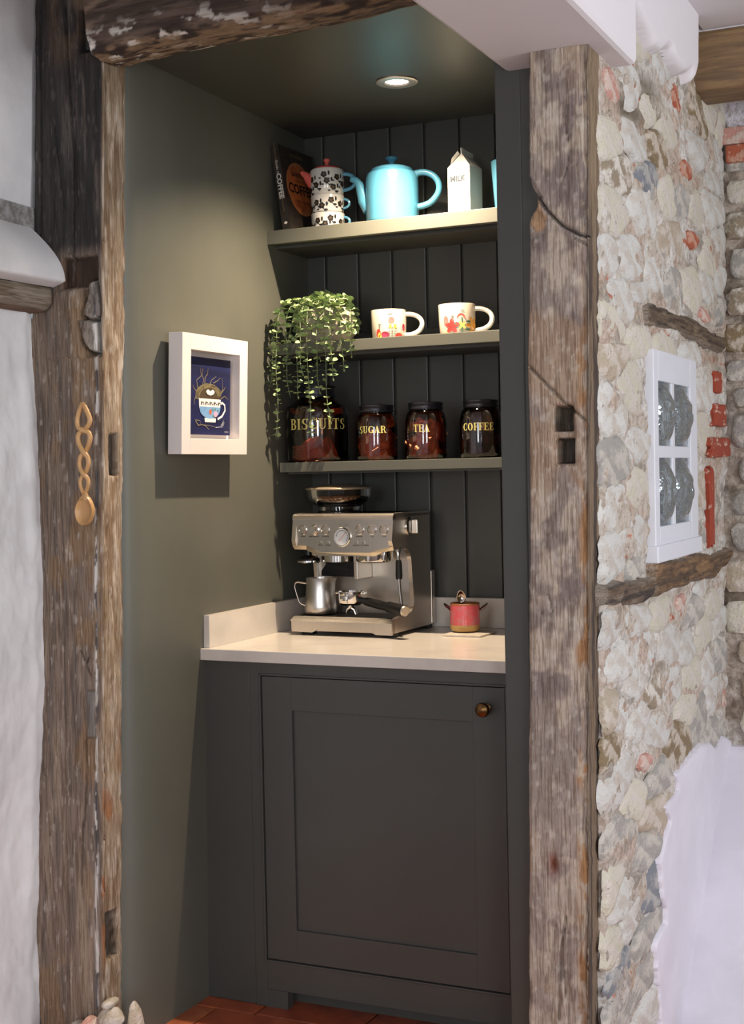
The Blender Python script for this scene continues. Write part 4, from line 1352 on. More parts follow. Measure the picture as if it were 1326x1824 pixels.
# ------------------------------------------------------------------ amber jars
m_amber = thin_glass('amber_glass', (0.64, 0.36, 0.22), 1.8)
m_lid = M('black_metal_lid', S(40, 40, 46), rough=0.35, metal=0.4)
m_gold = M('gold_lettering', S(222, 206, 120), rough=0.4)
m_content = {'biscuit': M('biscuits', S(230, 150, 95), S(200, 110, 60), scale=(40, 40, 40), rough=.9),
             'sugar': M('brown_sugar_lumps', S(240, 170, 120), S(215, 130, 84), scale=(30, 30, 30), rough=.9),
             'tea': M('paper_tea_bags', S(240, 168, 120), S(210, 125, 84), scale=(20, 20, 20), rough=.9),
             'coffee': M('coffee_pods', S(110, 60, 40), S(60, 34, 24), scale=(30, 30, 30), rough=.8)}


def jar(x, y, r, h, hb, rn, word, th, tw, toff, tz, kind, label):
    t = empty('glass_jar', (x, y, Z3), 0, label, 'jar', 'amber glass storage jars on the lowest shelf')
    g = MB()
    prof = [(0.0001, 0.002), (r * .90, 0.002), (r * .97, 0.006), (r, 0.014), (r, hb - 0.02), (r * .985, hb - 0.006), (r * .93, hb + 0.008), (rn * 1.12, hb + (h - hb) * .42), (rn, hb + (h - hb) * .52), (rn, h - 0.012)]
    g.lathe(prof, (0, 0, 0), 48)
    g.build('glass', m_amber, t)
    ld = MB()
    lh = 0.030 if r > .08 else 0.018
    ld.lathe([(rn * .98, h - lh - .002), (rn * 1.09, h - lh), (rn * 1.10, h - lh + .004), (rn * 1.06, h - lh + .005), (rn * 1.06, h - .006), (rn * 1.09, h - .004), (rn * 1.08, h), (rn * .98, h + .001), (rn * .95, h - .002), (0.0001, h - .002)],
             (0, 0, 0), 60, rad=lambda a, z: 1 + 0.010 * math.cos(a * 30) * (z > h - .010))
    ld.build('lid', m_lid, t)
    rng = random.Random(int(x * 1000))
    c = MB()
    if kind == 'biscuit':
        for k in range(9):
            cx, cy = r * .25 + rng.uniform(-.01, .01), -r * .1 + rng.uniform(-.01, .01)
            Mx = Matrix.Rotation(rng.uniform(.9, 1.25), 3, Vector((math.cos(k * .3 - 0.3), math.sin(k * .3 - 0.3), 0)))
            c.lathe([(.0001, 0), (.030, 0), (.034, .004), (.030, .008), (.0001, .008)], (cx + (k - 4) * .007, cy - .02 + .004 * (k % 3), .036 + .004 * (k % 2)), 20, M=Mx)
        for k in range(5):
            c.lathe([(.0001, 0), (.031, 0), (.034, .004), (.031, .008), (.0001, .008)], (-r * .3, -r * .35, .004 + .009 * k), 20)
    else:
        n = {'sugar': 46, 'tea': 40, 'coffee': 30}[kind]
        top = {'sugar': .62, 'tea': .88, 'coffee': .55}[kind] * hb
        for k in range(n):
            a = rng.uniform(0, 2 * PI); q = math.sqrt(rng.uniform(0.1, 1)) * (r - .020)
            z = .016 + (top - .016) * (k / n)
            s = (.017, .013, .010) if kind != 'tea' else (.019, .019, .006)
            b = MB().box((-s[0], -s[1], -s[2]), s)
            Mx = Matrix.Translation((q * math.cos(a), q * math.sin(a), z)) @ Matrix.Rotation(rng.uniform(0, 3), 4, Vector((rng.uniform(-1, 1), rng.uniform(-1, 1), 1)).normalized())
            b.xf(Mx); c.add(b.v, b.f)
    tag(c.build('contents', m_content[kind], t), kind='stuff')
    pl, wd = serif_word(word, th, tw)
    wrap('lettering', [[(px - wd / 2, pz) for px, pz in p] for p in pl], r, VA + toff, tz, m_gold, t)
    return t


jar(0.100, -0.155, 0.0925, 0.217, 0.150, 0.050, 'BISCUITS', 0.030, 0.176, 0.03, 0.092, 'biscuit', 'large amber glass jar lettered BISCUITS, under the trailing plant')
jar(0.2955, -0.17, 0.0575, 0.154, 0.112, 0.044, 'SUGAR', 0.0195, 0.082, -0.30, 0.076, 'sugar', 'amber glass jar lettered SUGAR')
jar(0.4440, -0.17, 0.0575, 0.156, 0.114, 0.044, 'TEA', 0.0200, 0.046, -0.30, 0.075, 'tea', 'amber glass jar lettered TEA')
jar(0.6050, -0.17, 0.0575, 0.156, 0.114, 0.044, 'COFFEE', 0.0200, 0.090, -0.26, 0.074, 'coffee', 'amber glass jar lettered COFFEE')

# ------------------------------------------------------------------ mugs on the middle shelf
m_glaze = M('cream_glaze', S(220, 206, 186), rough=0.22, coat=0.5)
m_glaze2 = M('white_glaze', S(226, 222, 214), rough=0.2, coat=0.5)


def handle_pts(r0, zt, zb, reach, az=0, n=14, sq=1.0):
    P = []
    for k in range(n + 1):
        a = PI / 2 - PI * k / n
        zc, zr = (zt + zb) / 2, (zt - zb) / 2
        d = r0 + (reach - r0) * (abs(math.cos(a)) ** sq)
        P.append((d * math.cos(az), d * math.sin(az), zc + zr * math.sin(a)))
    return P


def flower(cs, cz, R_, n=5, w_=0.42, rot=0.0):
    out = []
    for k in range(n):
        a = rot + 2 * PI * k / n
        c_, s_ = math.cos(a), math.sin(a)
        out.append([(cs + c_ * R_ * (.5 + .5 * math.cos(t)) - s_ * R_ * w_ * .5 * math.sin(t) * 1.2, cz + s_ * R_ * (.5 + .5 * math.cos(t)) + c_ * R_ * w_ * .5 * math.sin(t) * 1.2) for t in np.linspace(0, 2 * PI, 11)[:-1]])
    return out


def disc(cs, cz, rx, rz=None, n=16, a0=0, a1=2 * PI):
    rz = rz or rx
    return [(cs + rx * math.cos(t), cz + rz * math.sin(t)) for t in np.linspace(a0, a1, n + 1)[:(n if a1 - a0 > 6.2 else n + 1)]]


mc = {k: M('enamel_' + k, v, rough=.3) for k, v in dict(red=S(214, 62, 54), coral=S(232, 124, 116), yellow=S(238, 206, 84), orange=S(232, 160, 60), plum=S(160, 52, 76), black=S(36, 32, 34),
                                                         green=S(84, 122, 100), grey=S(130, 124, 116), pink=S(236, 178, 168), bronze=S(96, 76, 44), lime=S(214, 214, 120)).items()}


def mug(x, y, r, h, label, haz, deco):
    t = empty('mug', (x, y, Z2), 0, label, 'mug', 'patterned mugs on the middle shelf')
    b = MB()
    rf = lambda z: r * (1.0 - 0.06 * (1 - z / h))
    b.lathe([(0.0001, .002), (r * .80, 0.0), (r * .88, 0.002), (r * .93, .008), (r * .96, h * .4), (r, h - .002), (r * .99, h), (r * .965, h), (r * .95, h - .004), (r * .90, .012), (0.0001, .008)], (0, 0, 0), 40)
    b.build('body', m_glaze, t)
    hb = MB()
    hb.tube(handle_pts(r * .93, h * .86, h * .16, r * 1.9, haz, sq=.8), 0.0068, 10, flat=((-math.sin(haz), math.cos(haz), 0), 1.0))
    ho = hb.build('handle', m_glaze2, t)
    for k, (pl, mm) in enumerate(deco):
        wrap({'red': 'red_flower'}.get(mm, mm + '_motif'), pl, rf, VA, 0, mc[mm], t, lift=.0007)
    return t


hz = math.radians(8)
d1 = [([disc(.004, .053, .0085)], 'coral'), ([[(-.003, .030), (.018, .030), (.018, .042), (-.003, .042)]], 'yellow'),
      ([[(-.006 + .004 * k, z), (-.0045 + .004 * k, z), (-.0045 + .004 * k, z + .005), (-.006 + .004 * k, z + .005)] for k in range(7) for z in (.006, .013, .020, .029)], 'black'),
      ([disc(-.014, .014, .012, .008), disc(.043, .034, .006, .010)], 'plum'), ([disc(.026, .008, .012, .010), disc(-.034, .018, .007, .012)], 'red'),
      ([disc(-.030, .010, .006, .01)], 'yellow'), ([[(-.034, .044), (-.026, .044), (-.030, .026)]], 'grey'), ([disc(.034, .022 + .004 * k, .001, .002, 6) for k in range(4)] + [disc(.039, .02 + .004 * k, .001, .002, 6) for k in range(4)], 'grey'),
      ([[(-.005, .068), (.006, .069), (.009, .072), (.006, .071), (-.004, .070)]], 'grey')]
d2 = [(flower(-.020, .024, .021, 5, .5, .3), 'red'), ([disc(.006, .045, .012, .013, 10, 0, PI), disc(-.038, .040, .008, .012)], 'coral'), (flower(.045, .026, .026, 6, .35), 'orange'),
      (flower(.009, .026, .013, 4, .5, .8), 'lime'), ([disc(.008, .012, .002, .011), disc(.008, .042, .0015, .008), disc(.026, .014, .009, .003), disc(.028, .036, .009, .003), disc(-.004, .030, .009, .0025)], 'green'),
      ([[(-.022, .052), (-.014, .052), (-.018, .034)]], 'grey'), ([disc(-.036, .004, .008, .004), disc(-.02, .003, .008, .002)], 'yellow'), ([disc(.010, .065, .006, .0012)], 'grey')]
m1 = mug(0.330, -0.15, 0.0505, 0.084, 'cream mug with coral dot and yellow and black rows, beside the plant', hz, d1)
mug(0.5345, -0.15, 0.0515, 0.086, 'white mug with a red and an orange flower, next to the right wall', hz, d2)

# ------------------------------------------------------------------ top shelf: stack of teapot and two cups
m_bluegl = M('turquoise_glaze', S(96, 160, 188), rough=.2, coat=.4)
m_coral = M('coral_glaze', S(222, 104, 92), rough=.25, coat=.5)
SX, SY = 0.1465, -0.15
rg = random.Random(5)


def floral(n, zlo, zhi):
    fl_, ct, lf, st = [], [], [], []
    for k in range(n):
        a = -1.5 + 3.0 * (k + .5) / n + rg.uniform(-.12, .12)
        z = zlo + (zhi - zlo) * ((k * 0.618) % 1)
        s_ = a * .047
        fl_ += flower(s_, z, .0092, 5, .75, rg.uniform(0, 1))
        ct.append(disc(s_, z, .0035))
        st.append([(s_ + .002, z - .008), (s_ + .012, z - .018), (s_ + .0135, z - .018), (s_ + .004, z - .007)])
        lf.append(disc(s_ + .014, z + .004, .0028, .0065)); lf.append(disc(s_ + .011, z - .012, .006, .0028)); lf.append(disc(s_ - .012, z - .010, .004, .0022))
    return fl_, ct, lf + st


def cupbody(parent, r0, r1, h, z0=0.0):
    b = MB()
    b.lathe([(0.0001, z0 + .002), (r0 * .93, z0), (r0, z0 + .004), (r1, z0 + h - .002), (r1 * .985, z0 + h), (r1 * .95, z0 + h), (r1 * .93, z0 + h - .006), (r0 * .9, z0 + .008), (0.0001, z0 + .006)], (0, 0, 0), 40)
    return b.build('body', m_glaze2, parent)


def deco(parent, rf, n, zlo, zhi):
    f_, c_, l_ = floral(n, zlo, zhi)
    wrap('black_leaves', l_, rf, VA, 0, mc['black'], parent, lift=.0005)
    wrap('bronze_flowers', f_, rf, VA, 0, mc['black'], parent, lift=.0007)
    wrap('flower_centres', c_, rf, VA, 0, mc['bronze'], parent, lift=.0010)


for k, (z, lab) in enumerate(((Z1, 'bottom cup of the black-and-white floral stack under the teapot'), (Z1 + .0505, 'upper cup of the black-and-white floral stack, directly under the teapot'))):
    t = empty('teacup', (SX, SY, z), 0, lab, 'cup', 'floral cups stacked under the small teapot')
    cupbody(t, .0455, .0480, .050)
    deco(t, lambda z_: .0455 + .0025 * z_ / .05, 6, .012, .036)
    MB().tube(handle_pts(.045, .040, .014, .064, math.radians(10)), .0036, 8).build('handle', m_bluegl, t)
t = empty('teapot', (SX, SY, Z1 + .101), 0, 'small black-and-white floral teapot with coral lid, stacked on two cups', 'teapot')
b = MB()
b.lathe([(0.0001, .002), (.044, 0), (.0470, .004), (.0485, .03), (.0485, .068), (.046, .073), (.041, .074)], (0, 0, 0), 40)
b.build('body', m_glaze2, t)
deco(t, lambda z_: .0485, 9, .014, .060)
l_ = MB(); l_.lathe([(.0400, .073), (.0395, .077), (.030, .083), (.014, .087), (.0065, .089), (.006, .094), (.0095, .099), (.0105, .103), (.0085, .106), (0.0001, .107)], (0, 0, 0), 32)
lo = l_.build('lid', m_coral, t)
wrap('speckles', [disc(-.04 + .011 * k, .0, .0012, .0006, 6) for k in range(8)], .033, VA, .082, mc['black'], lo)
MB().tube(handle_pts(.046, .060, .014, .084, math.radians(10)), .0052, 10).build('handle', m_bluegl, t)
sa = math.radians(205)
s_ = MB(); s_.tube([(.038 * math.cos(sa), .038 * math.sin(sa), .034), (.050 * math.cos(sa), .050 * math.sin(sa), .050), (.062 * math.cos(sa), .062 * math.sin(sa), .062), (.074 * math.cos(sa), .074 * math.sin(sa), .070)], [.018, .016, .010, .005], 14)
s_.build('spout', m_coral, t)

# large turquoise teapot
m_turq = M('turquoise_teapot_glaze', S(80, 146, 174), S(86, 152, 178), scale=(5, 5, 9), rough=.28, coat=0.0)
t = empty('teapot', (0.348, -0.15, Z1), math.radians(12), 'large turquoise glazed teapot between the floral teapot and the milk carton', 'teapot')
b = MB()
b.lathe([(0.0001, .003), (.066, 0.0), (.0705, .004), (.0735, .012), (.0735, .118), (.0725, .132), (.069, .142), (.062, .147), (.058, .148)], (0, 0, 0), 56)
b.build('body', m_turq, t)
l_ = MB(); l_.lathe([(.059, .147), (.060, .151), (.056, .156), (.040, .162), (.018, .166), (.009, .168), (.0075, .174), (.012, .179), (.0165, .183), (.0165, .187), (.013, .190), (0.0001, .191)], (0, 0, 0), 40)
l_.build('lid', m_turq, t)
hp = []
for k in range(19):
    a = math.radians(118 - 236 * k / 18)
    hp.append((.083 + .050 * math.cos(a) - .004 * (k > 14) * (k - 14), 0, .098 + .044 * math.sin(a) - (.010 * max(0, k - 12) / 6)))
hp = [(.060, 0, .126)] + hp[1:-1] + [(.066, 0, .040)]
MB().tube(hp, [.011, .0098] + [.0088] * 15 + [.0095, .011], 14, flat=((0, 1, 0), 1.15)).build('handle', m_turq, t)
MB().tube([(-.062, 0, .050), (-.080, 0, .075), (-.088, 0, .100), (-.094, 0, .120), (-.104, 0, .132), (-.117, 0, .137)], [.024, .019, .014, .0115, .010, .0085], 16).build('spout', m_turq, t)

# milk carton jug
m_porc = M('white_porcelain', S(214, 212, 204), rough=.3, coat=.3)
t = empty('milk_jug', (0.557, -0.13, Z1), math.radians(-8), 'white porcelain jug shaped like a milk carton, lettered MILK', 'jug')
a = .0345
b = MB()
zb, zs_, zt_ = 0.0, .138, .168
V = [(-a, -a, 0), (a, -a, 0), (a, a, 0), (-a, a, 0), (-a, -a, zs_), (a, -a, zs_), (a, a, zs_), (-a, a, zs_), (.008, -a + .004, zt_ + .006), (.008, a - .004, zt_ + .002), (.008, -a + .002, zt_ + .022), (.010, a - .002, zt_ + .016)]
th = .0022
b.add(V[:10], [(0, 3, 2, 1), (0, 1, 5, 4), (1, 2, 6, 5), (2, 3, 7, 6), (3, 0, 4, 7)])
b.add(V[:10], [(4, 5, 8), (5, 6, 9, 8), (6, 7, 9), (7, 4, 8, 9)])
b.build('body', m_porc, t)
f_ = MB()
f_.prism([(-a + .004, zt_ - .002), (a - .004, zt_ - .002), (a - .002, zt_ + .014), (0.0, zt_ + .016), (-a + .001, zt_ + .020)], 'x', .0062, .0098)
f_.build('top_fin', m_porc, t)
f_ = MB(); f_.add([(-.024, -a - .0005, zs_ + .008), (.004, -a + .001, zt_ + .004), (.004, -a - .010, zt_ + .010), (-.016, -a - .009, zs_ + .022)], [(0, 1, 2, 3)]); f_.build('pouring_lip', m_porc, t)
letters('lettering', 'MILK', .021, M('pewter_lettering', S(70, 78, 86), rough=.6), t, frame_m((-.003, -a - .0008, .105), (1, 0, 0.0), (0, 0, 1)), .0009)

# edge of a turquoise cup, mostly hidden behind the right return
t = empty('tumbler', (0.682, -0.12, Z1), 0, 'turquoise cup half hidden at the right end of the top shelf', 'cup')
MB().lathe([(0.0001, .003), (.036, 0), (.039, .006), (.050, .144), (.0485, .146), (.0465, .144), (.036, .010), (0.0001, .008)], (0, 0, 0), 40).build('body', m_bluegl, t)

# coffee book leaning against the left wall
m_cover = M('black_book_cover', S(40, 34, 30), S(54, 46, 40), scale=(60, 60, 60), rough=.45)
m_pages = M('paper_edges', S(190, 175, 150), rough=.9)
bk = empty('book', (-0.006, -0.165, Z1), 0, 'tall dark coffee book leaning against the wall at the left of the top shelf', 'book')
W_, H_, T_ = .195, .246, .026
Rb = Matrix.Rotation(math.radians(52), 4, 'Z') @ Matrix.Rotation(math.radians(-9), 4, 'Y')
# local: x thickness, y width (away from spine), z height
Rb = Matrix.Translation((0.049, -0.062, 0.0)) @ Matrix.Rotation(math.radians(-2), 4, 'Z') @ Matrix.Rotation(math.radians(-8.5), 4, 'Y')
b = MB().box((0, 0, 0), (.003, W_, H_)).box((T_ - .003, 0, 0), (T_, W_, H_)).box((0, -.002, 0), (T_, .002, H_))
b.xf(Rb); bko = b.build('cover', m_cover, bk)
b = MB().box((.003, .002, .003), (T_ - .003, W_ - .004, H_ - .003)); b.xf(Rb); b.build('pages', m_pages, bk)
m_or = M('burnt_orange_print', S(190, 106, 52), S(150, 76, 40), scale=(30, 30, 30), rough=.5); m_lt = M('white_print', S(214, 208, 196), rough=.5); m_tan = M('tan_print', S(150, 120, 84), rough=.5)
m_dkp = M('dark_print', S(34, 24, 20), rough=.5)


def cov(polys, name, m, lift):
    b_ = MB()
    for p in polys: b_.add([Rb @ Vector((T_ + lift, q[0], q[1])) for q in p], [list(range(len(p)))])
    return b_.build(name, m, bko)


cov([disc(.092, .130, .078, .078, 32)], 'orange_roundel', m_or, .0004)
ring = [[(.092 + .074 * math.cos(k / 16 * PI), .130 + .074 * math.sin(k / 16 * PI)), (.092 + .074 * math.cos((k + 1) / 16 * PI), .130 + .074 * math.sin((k + 1) / 16 * PI)),
         (.092 + .071 * math.cos((k + 1) / 16 * PI), .130 + .071 * math.sin((k + 1) / 16 * PI)), (.092 + .071 * math.cos(k / 16 * PI), .130 + .071 * math.sin(k / 16 * PI))] for k in range(32)]
cov(ring, 'roundel_line', m_tan, .0007)
for txt, sz, yy, zz, mm, bo in (('COFFEE', .040, .092, .126, m_dkp, .0012), ("BARISTA'S", .018, .092, .170, m_dkp, .0004), ('THE CURIOUS', .012, .092, .225, m_tan, .0), ('GUIDE TO', .010, .092, .152, m_dkp, .0), ('COMPLETE WITH RECIPES', .007, .092, .092, m_dkp, 0)):
    letters('title', txt, sz, mm, bko, Rb @ frame_m((T_ + .0008, yy, zz), (0, 1, 0), (0, 0, 1)), bo)
for txt, sz, zz, mm, bo in (('COFFEE', .021, .128, m_lt, .0008), ('Guide to', .012, .182, m_lt, .0), ("THE CURIOUS BARISTA'S", .0062, .220, m_tan, .0), ('WITH RECIPES', .0062, .072, m_tan, 0), ('\u2666', .012, .022, m_lt, 0)):
    letters('spine_title', txt, sz, mm, bko, Rb @ frame_m((T_ / 2, -.0026, zz), (0, 0, -1), (1, 0, 0)), bo)

# ------------------------------------------------------------------ trailing plant
m_leaf = M('eucalyptus_leaf', S(122, 148, 98), S(172, 184, 128), scale=(60, 60, 60), ramp=(.4, .6), rough=.5, c3=S(86, 112, 78), scale3=(90, 90, 90), ramp3=(.5, .65))
m_stem = M('pale_green_stem', S(120, 132, 98), rough=.6)
m_pot = M('ribbed_stone_pot', S(176, 166, 150), S(150, 140, 126), scale=(30, 30, 30), rough=.8)
pl = empty('potted_plant', (0.135, -0.150, Z2), 0, 'trailing eucalyptus-like plant in a ribbed stone pot on the middle shelf', 'plant')
MB().lathe([(0.0001, .003), (.060, 0), (.066, .004), (.080, .030), (.086, .060), (.084, .085), (.076, .100), (.070, .098), (.070, .08), (0.0001, .078)], (0, 0, 0), 96,
           rad=lambda a, z: 1 + .018 * math.cos(a * 24) * (0.01 < z < .09)).build('pot', m_pot, pl)
rng = random.Random(21)


_lr = random.Random(77)


def leaf(b, p, d, r, droop=0.3):
    """small round folded leaf growing from p in direction d"""
    d = Vector(d).normalized(); s = d.cross(Vector((0, 0, 1)))
    if s.length < .05: s = Vector((1, 0, 0))
    s.normalize(); n = s.cross(d)
    ro = _lr.uniform(-.9, .9); s = s * math.cos(ro) + n * math.sin(ro); n = s.cross(d)
    vs = [Vector(p)]
    for k in range(7):
        a = -2.6 + 5.2 * k / 6
        vs.append(Vector(p) + d * (r * (1 + math.cos(a) * 1.0)) + s * (r * .95 * math.sin(a)) + n * (r * .28 * abs(math.sin(a))) - Vector((0, 0, 1)) * droop * r * (1 + math.cos(a)) * .5)
    vs.append(Vector(p) + d * r)
    b.add(vs, [(8, k, k + 1) for k in range(1, 7)] + [(8, 0, 1), (8, 7, 0)], 0, True)


fo = MB()
cx, cy, cz = 0.0, 0.0, .062
for k in range(900):
    u_, v_ = rng.uniform(0, 2 * PI), rng.uniform(-.35, 1) 
    el = math.asin(v_ * .98)
    R_ = rng.uniform(.88, 1.12)
    p = Vector((.080 * R_ * math.cos(u_) * math.cos(el), .080 * R_ * math.sin(u_) * math.cos(el), cz + .076 * R_ * math.sin(el)))
    if p.z < .040 and rng.random() < .5: continue
    n_ = Vector((p.x, p.y, (p.z - cz) * 1.3)).normalized()
    d_ = (n_ * .5 + Vector((rng.uniform(-1, 1), rng.uniform(-1, 1), rng.uniform(-.8, .5)))).normalized()
    leaf(fo, p, d_, rng.uniform(.0065, .0095), .1)
tag(fo.build('foliage', m_leaf, pl), kind='stuff')


def trail(pts, seed):
    rr = random.Random(seed)
    P = [Vector(p) for p in pts]
    # resample a smooth path
    path = []
    for i in range(len(P) - 1):
        a_, b_ = P[i], P[i + 1]
        p0, p3 = P[max(i - 1, 0)], P[min(i + 2, len(P) - 1)]
        for k in range(8):
            t_ = k / 8
            path.append(0.5 * ((2 * a_) + (-p0 + b_) * t_ + (2 * p0 - 5 * a_ + 4 * b_ - p3) * t_ ** 2 + (-p0 + 3 * a_ - 3 * b_ + p3) * t_ ** 3))
    path.append(P[-1])
    s = MB().tube(path, .0010, 5).build('stem', m_stem, pl)
    lf = MB(); L_ = 0; last = 0; turn = rr.uniform(0, 3)
    for i in range(1, len(path)):
        seg = (path[i] - path[i - 1]).length; L_ += seg
        if L_ - last > .0125:
            last = L_; turn += 1.1
            prog = i / len(path)
            r = (.0098 - .0030 * prog) * rr.uniform(.85, 1.15)
            for sg in (0, PI):
                a = turn + sg + rr.uniform(-.3, .3)
                leaf(lf, path[i], (math.cos(a), math.sin(a) * .8, rr.uniform(-.1, .35)), r, .15)
    leaf(lf, path[-1], (0.2, 0, -1), .004)
    lf.build('leaves', m_leaf, s)


def ux(u): return -0.001 + (u - 480) * 0.00177 - 0.135
def vz(v): return 1.752 - (v - 600) * 0.00156 - Z2


for i, (u0, u1, v1, yf) in enumerate([(503, 489, 690, -.28), (508, 500, 780, -.285), (520, 524, 705, -.275), (542, 540, 708, -.28), (560, 563, 778, -.285), (574, 577, 702, -.275), (588, 597, 755, -.28), (616, 620, 664, -.275), (530, 512, 650, -.27), (550, 552, 668, -.29), (600, 604, 680, -.285), (633, 632, 640, -.27)]):
    x0, x1, z1_ = ux(u0), ux(u1), vz(v1)
    yy = yf + .150
    trail([(x0 * .55, yy * .45, .128), (x0 * .85, yy * .8, .110), (x0, yy * .98, .06), (x0 * .6 + x1 * .4, yy * 1.02, z1_ * .35 + .02), ((x0 + x1) / 2 + .004 * math.sin(i * 2), yy, z1_ * .7), (x1, yy * .99, z1_)], i + 3)

# ------------------------------------------------------------------ espresso machine
MO = Vector((0.0873, -0.3144, 0.92)); MR = -0.0248
m_steel = M('brushed_steel', S(196, 188, 178), S(190, 182, 172), scale=(400, 6, 6), rough=.30, metal=1.0, aniso=.5, bump=((6, 6, 500), .05, .0005))
m_steel2 = M('satin_steel', S(204, 194, 182), rough=.36, metal=1.0)
m_chrome = M('chrome', S(224, 220, 214), rough=.08, metal=1.0)
m_blk = M('black_plastic', S(20, 20, 21), rough=.45, spec=.3)
m_blk2 = M('black_gloss_plastic', S(18, 18, 19), rough=.15)
m_dkst = M('dark_steel', S(110, 104, 98), rough=.35, metal=1.0)
mc_ = empty('espresso_machine', MO, MR, 'brushed steel espresso machine with grinder hopper and pressure gauge on the worktop', 'coffee machine')


def fillet(cx, cy, r, a0, a1, n=6):
    return [(cx + r * math.cos(math.radians(a0 + (a1 - a0) * k / n)), cy + r * math.sin(math.radians(a0 + (a1 - a0) * k / n))) for k in range(n + 1)]


side = [(0.004, .012), (.262, .012), (.262, .330), (.045, .334)] + fillet(.035, .322, .012, 90, 160, 4) + [(.012, .262), (.020, .243), (.035, .238)] + fillet(.095, .198, .038, 90, 10, 6) + [(.145, .10)] \
    + fillet(.112, .092, .034, -5, -90, 6) + [(.06, .054), (.012, .050), (.0, .040)]
for x0, x1 in ((0.0, .012), (.298, .310)):
    b = MB(); b.prism(side, 'x', x0, x1)
    b.build('side_panel', m_steel2, mc_)
b = MB()
b.box((.012, .150, .05), (.298, .156, .245))
b.build('back_splash', m_steel, mc_)
b = MB(); b.box((.012, .157, .02), (.298, .261, .238)); b.build('inner_body', m_blk, mc_)
b = MB()
b.box((.006, .262, .006), (.304, .2885, .334), bev=.006)
b.build('water_tank', m_blk2, mc_)
MB().box((.2985, .264, .012), (.3115, .2885, .165), bev=.003).build('tank_trim', m_steel2, mc_)
# head
b = MB()
b.box((.012, .030, .240), (.298, .261, .326))
b.build('head_case', m_steel2, mc_)
prof_top = [(.020, .318), (.020, .324), (.022, .330), (.028, .335), (.036, .336), (.044, .334), (.044, .318)]
b = MB(); b.prism(prof_top, 'x', 0.0, .310); b.build('front_lip', m_steel2, mc_)
b = MB(); b.box((.013, .044, .322), (.297, .261, .3295), bev=.002)
b.build('cup_warmer', M('dark_cup_tray', S(60, 56, 52), rough=.3, metal=.8), mc_)
for x0, x1 in ((0.0, .010), (.300, .310)):
    MB().box((x0, .044, .322), (x1, .262, .3365), bev=.002).build('top_rail', m_steel2, mc_)
face = [(.002, .319), (.308, .319), (.309, .247), (.272, .241), (.240, .229), (.083, .229), (.045, .247), (.001, .249)]
b = MB(); b.prism(face, 'y', .0195, .035); b.build('control_panel', m_steel, mc_)
trim_ = [(.001, .249), (.045, .247), (.083, .229), (.240, .229), (.272, .241), (.309, .247), (.310, .236), (.278, .231), (.248, .219), (.076, .219), (.040, .236), (.002, .237)]
b = MB()
n = len(trim_)
f0 = [(x, .0165, z) for x, z in trim_[:6]] + [(x, .024, z) for x, z in trim_[6:]]
b1 = [(x, .045, z) for x, z in trim_]
b.add(f0 + b1, [list(range(n))] + [(i, i + n, (i + 1) % n + n, (i + 1) % n) for i in range(n)] + [list(range(n, 2 * n))[::-1]])
b.build('lower_trim', M('champagne_steel', S(206, 194, 174), rough=.3, metal=1.0), mc_)
Ry = Matrix.Rotation(PI / 2, 3, 'X')      # lathe axis towards -y


def dial(name, x, z, prof, m, parent=mc_, y=.0195, seg=28):
    return MB().lathe(prof, (x, y, z), seg, M=Ry).build(name, m, parent)


for (x, z) in ((.033, .291), (.104, .291), (.210, .2915), (.247, .2915), (.283, .2915)):
    r_ = dial('button', x, z, [(.0135, 0), (.0135, .0015), (.0118, .0022), (.0112, .0005), (.0108, .0012), (0.0001, .0016)], m_chrome)
    dial('button_cap', x, z, [(.0105, .0012), (.0100, .0030), (0.0001, .0034)], m_steel2, r_)
g_ = dial('grind_knob', .070, .291, [(.0155, 0), (.0155, .003), (.0130, .004), (.0125, .014), (.0110, .016), (0.0001, .016)], m_chrome)
for (x, z) in ((.089, .257), (.112, .257), (.200, .257), (.222, .257)):
    r_ = dial('indicator', x, z, [(.0048, 0), (.0046, .0014), (.0034, .0016), (.0030, .0006), (0.0001, .0006)], m_chrome, seg=16)
gg = dial('pressure_gauge', .156, .272, [(.0270, 0), (.0270, .0045), (.0250, .0062), (.0228, .0060), (.0220, .0020)], m_chrome, seg=40)
gf = dial('gauge_face', .156, .272, [(.0222, .0024), (0.0001, .0024)], M('gauge_white', S(214, 216, 220), rough=.3), gg)
b = MB()
for k in range(14):
    a0, a1 = math.radians(-40 + 220 * k / 14), math.radians(-40 + 220 * (k + .7) / 14)
    b.add([(.156 + r_ * math.cos(a), .0195 - .0027, .272 + r_ * math.sin(a)) for r_, a in ((.0165, a0), (.0185, a0), (.0185, a1), (.0165, a1))], [(0, 1, 2, 3)])
b.build('gauge_scale', mc['black'], gg)
b = MB(); b.add([(.156 + x, .0195 - .0030, .272 + z) for x, z in ((-.011, -.0115), (.0115, .0125), (.0125, .0115), (-.010, -.0125))], [(0, 1, 2, 3)]); b.build('needle', M('red_needle', S(196, 90, 84), rough=.5), gg)
m_ink = M('dark_engraving', S(70, 66, 62), rough=.6)
FM = lambda x, z: frame_m((x, .0190, z), (1, 0, 0), (0, 0, 1))
letters('badge', 'Sage', .0165, m_chrome, mc_, FM(.160, .308), .0003)
for txt, x, z in (('POWER', .033, .273), ('GRIND AMOUNT', .068, .273), ('FILTER SIZE', .104, .273), ('PROGRAM', .208, .273), ('1 CUP', .247, .273), ('2 CUP', .283, .273), ('SINGLE', .088, .249), ('DOUBLE', .112, .249), ('CLEAN ME', .198, .249), ('HOT WATER', .224, .249)):
    letters('panel_label', txt, .0042, m_ink, mc_, FM(x, z), .00015)
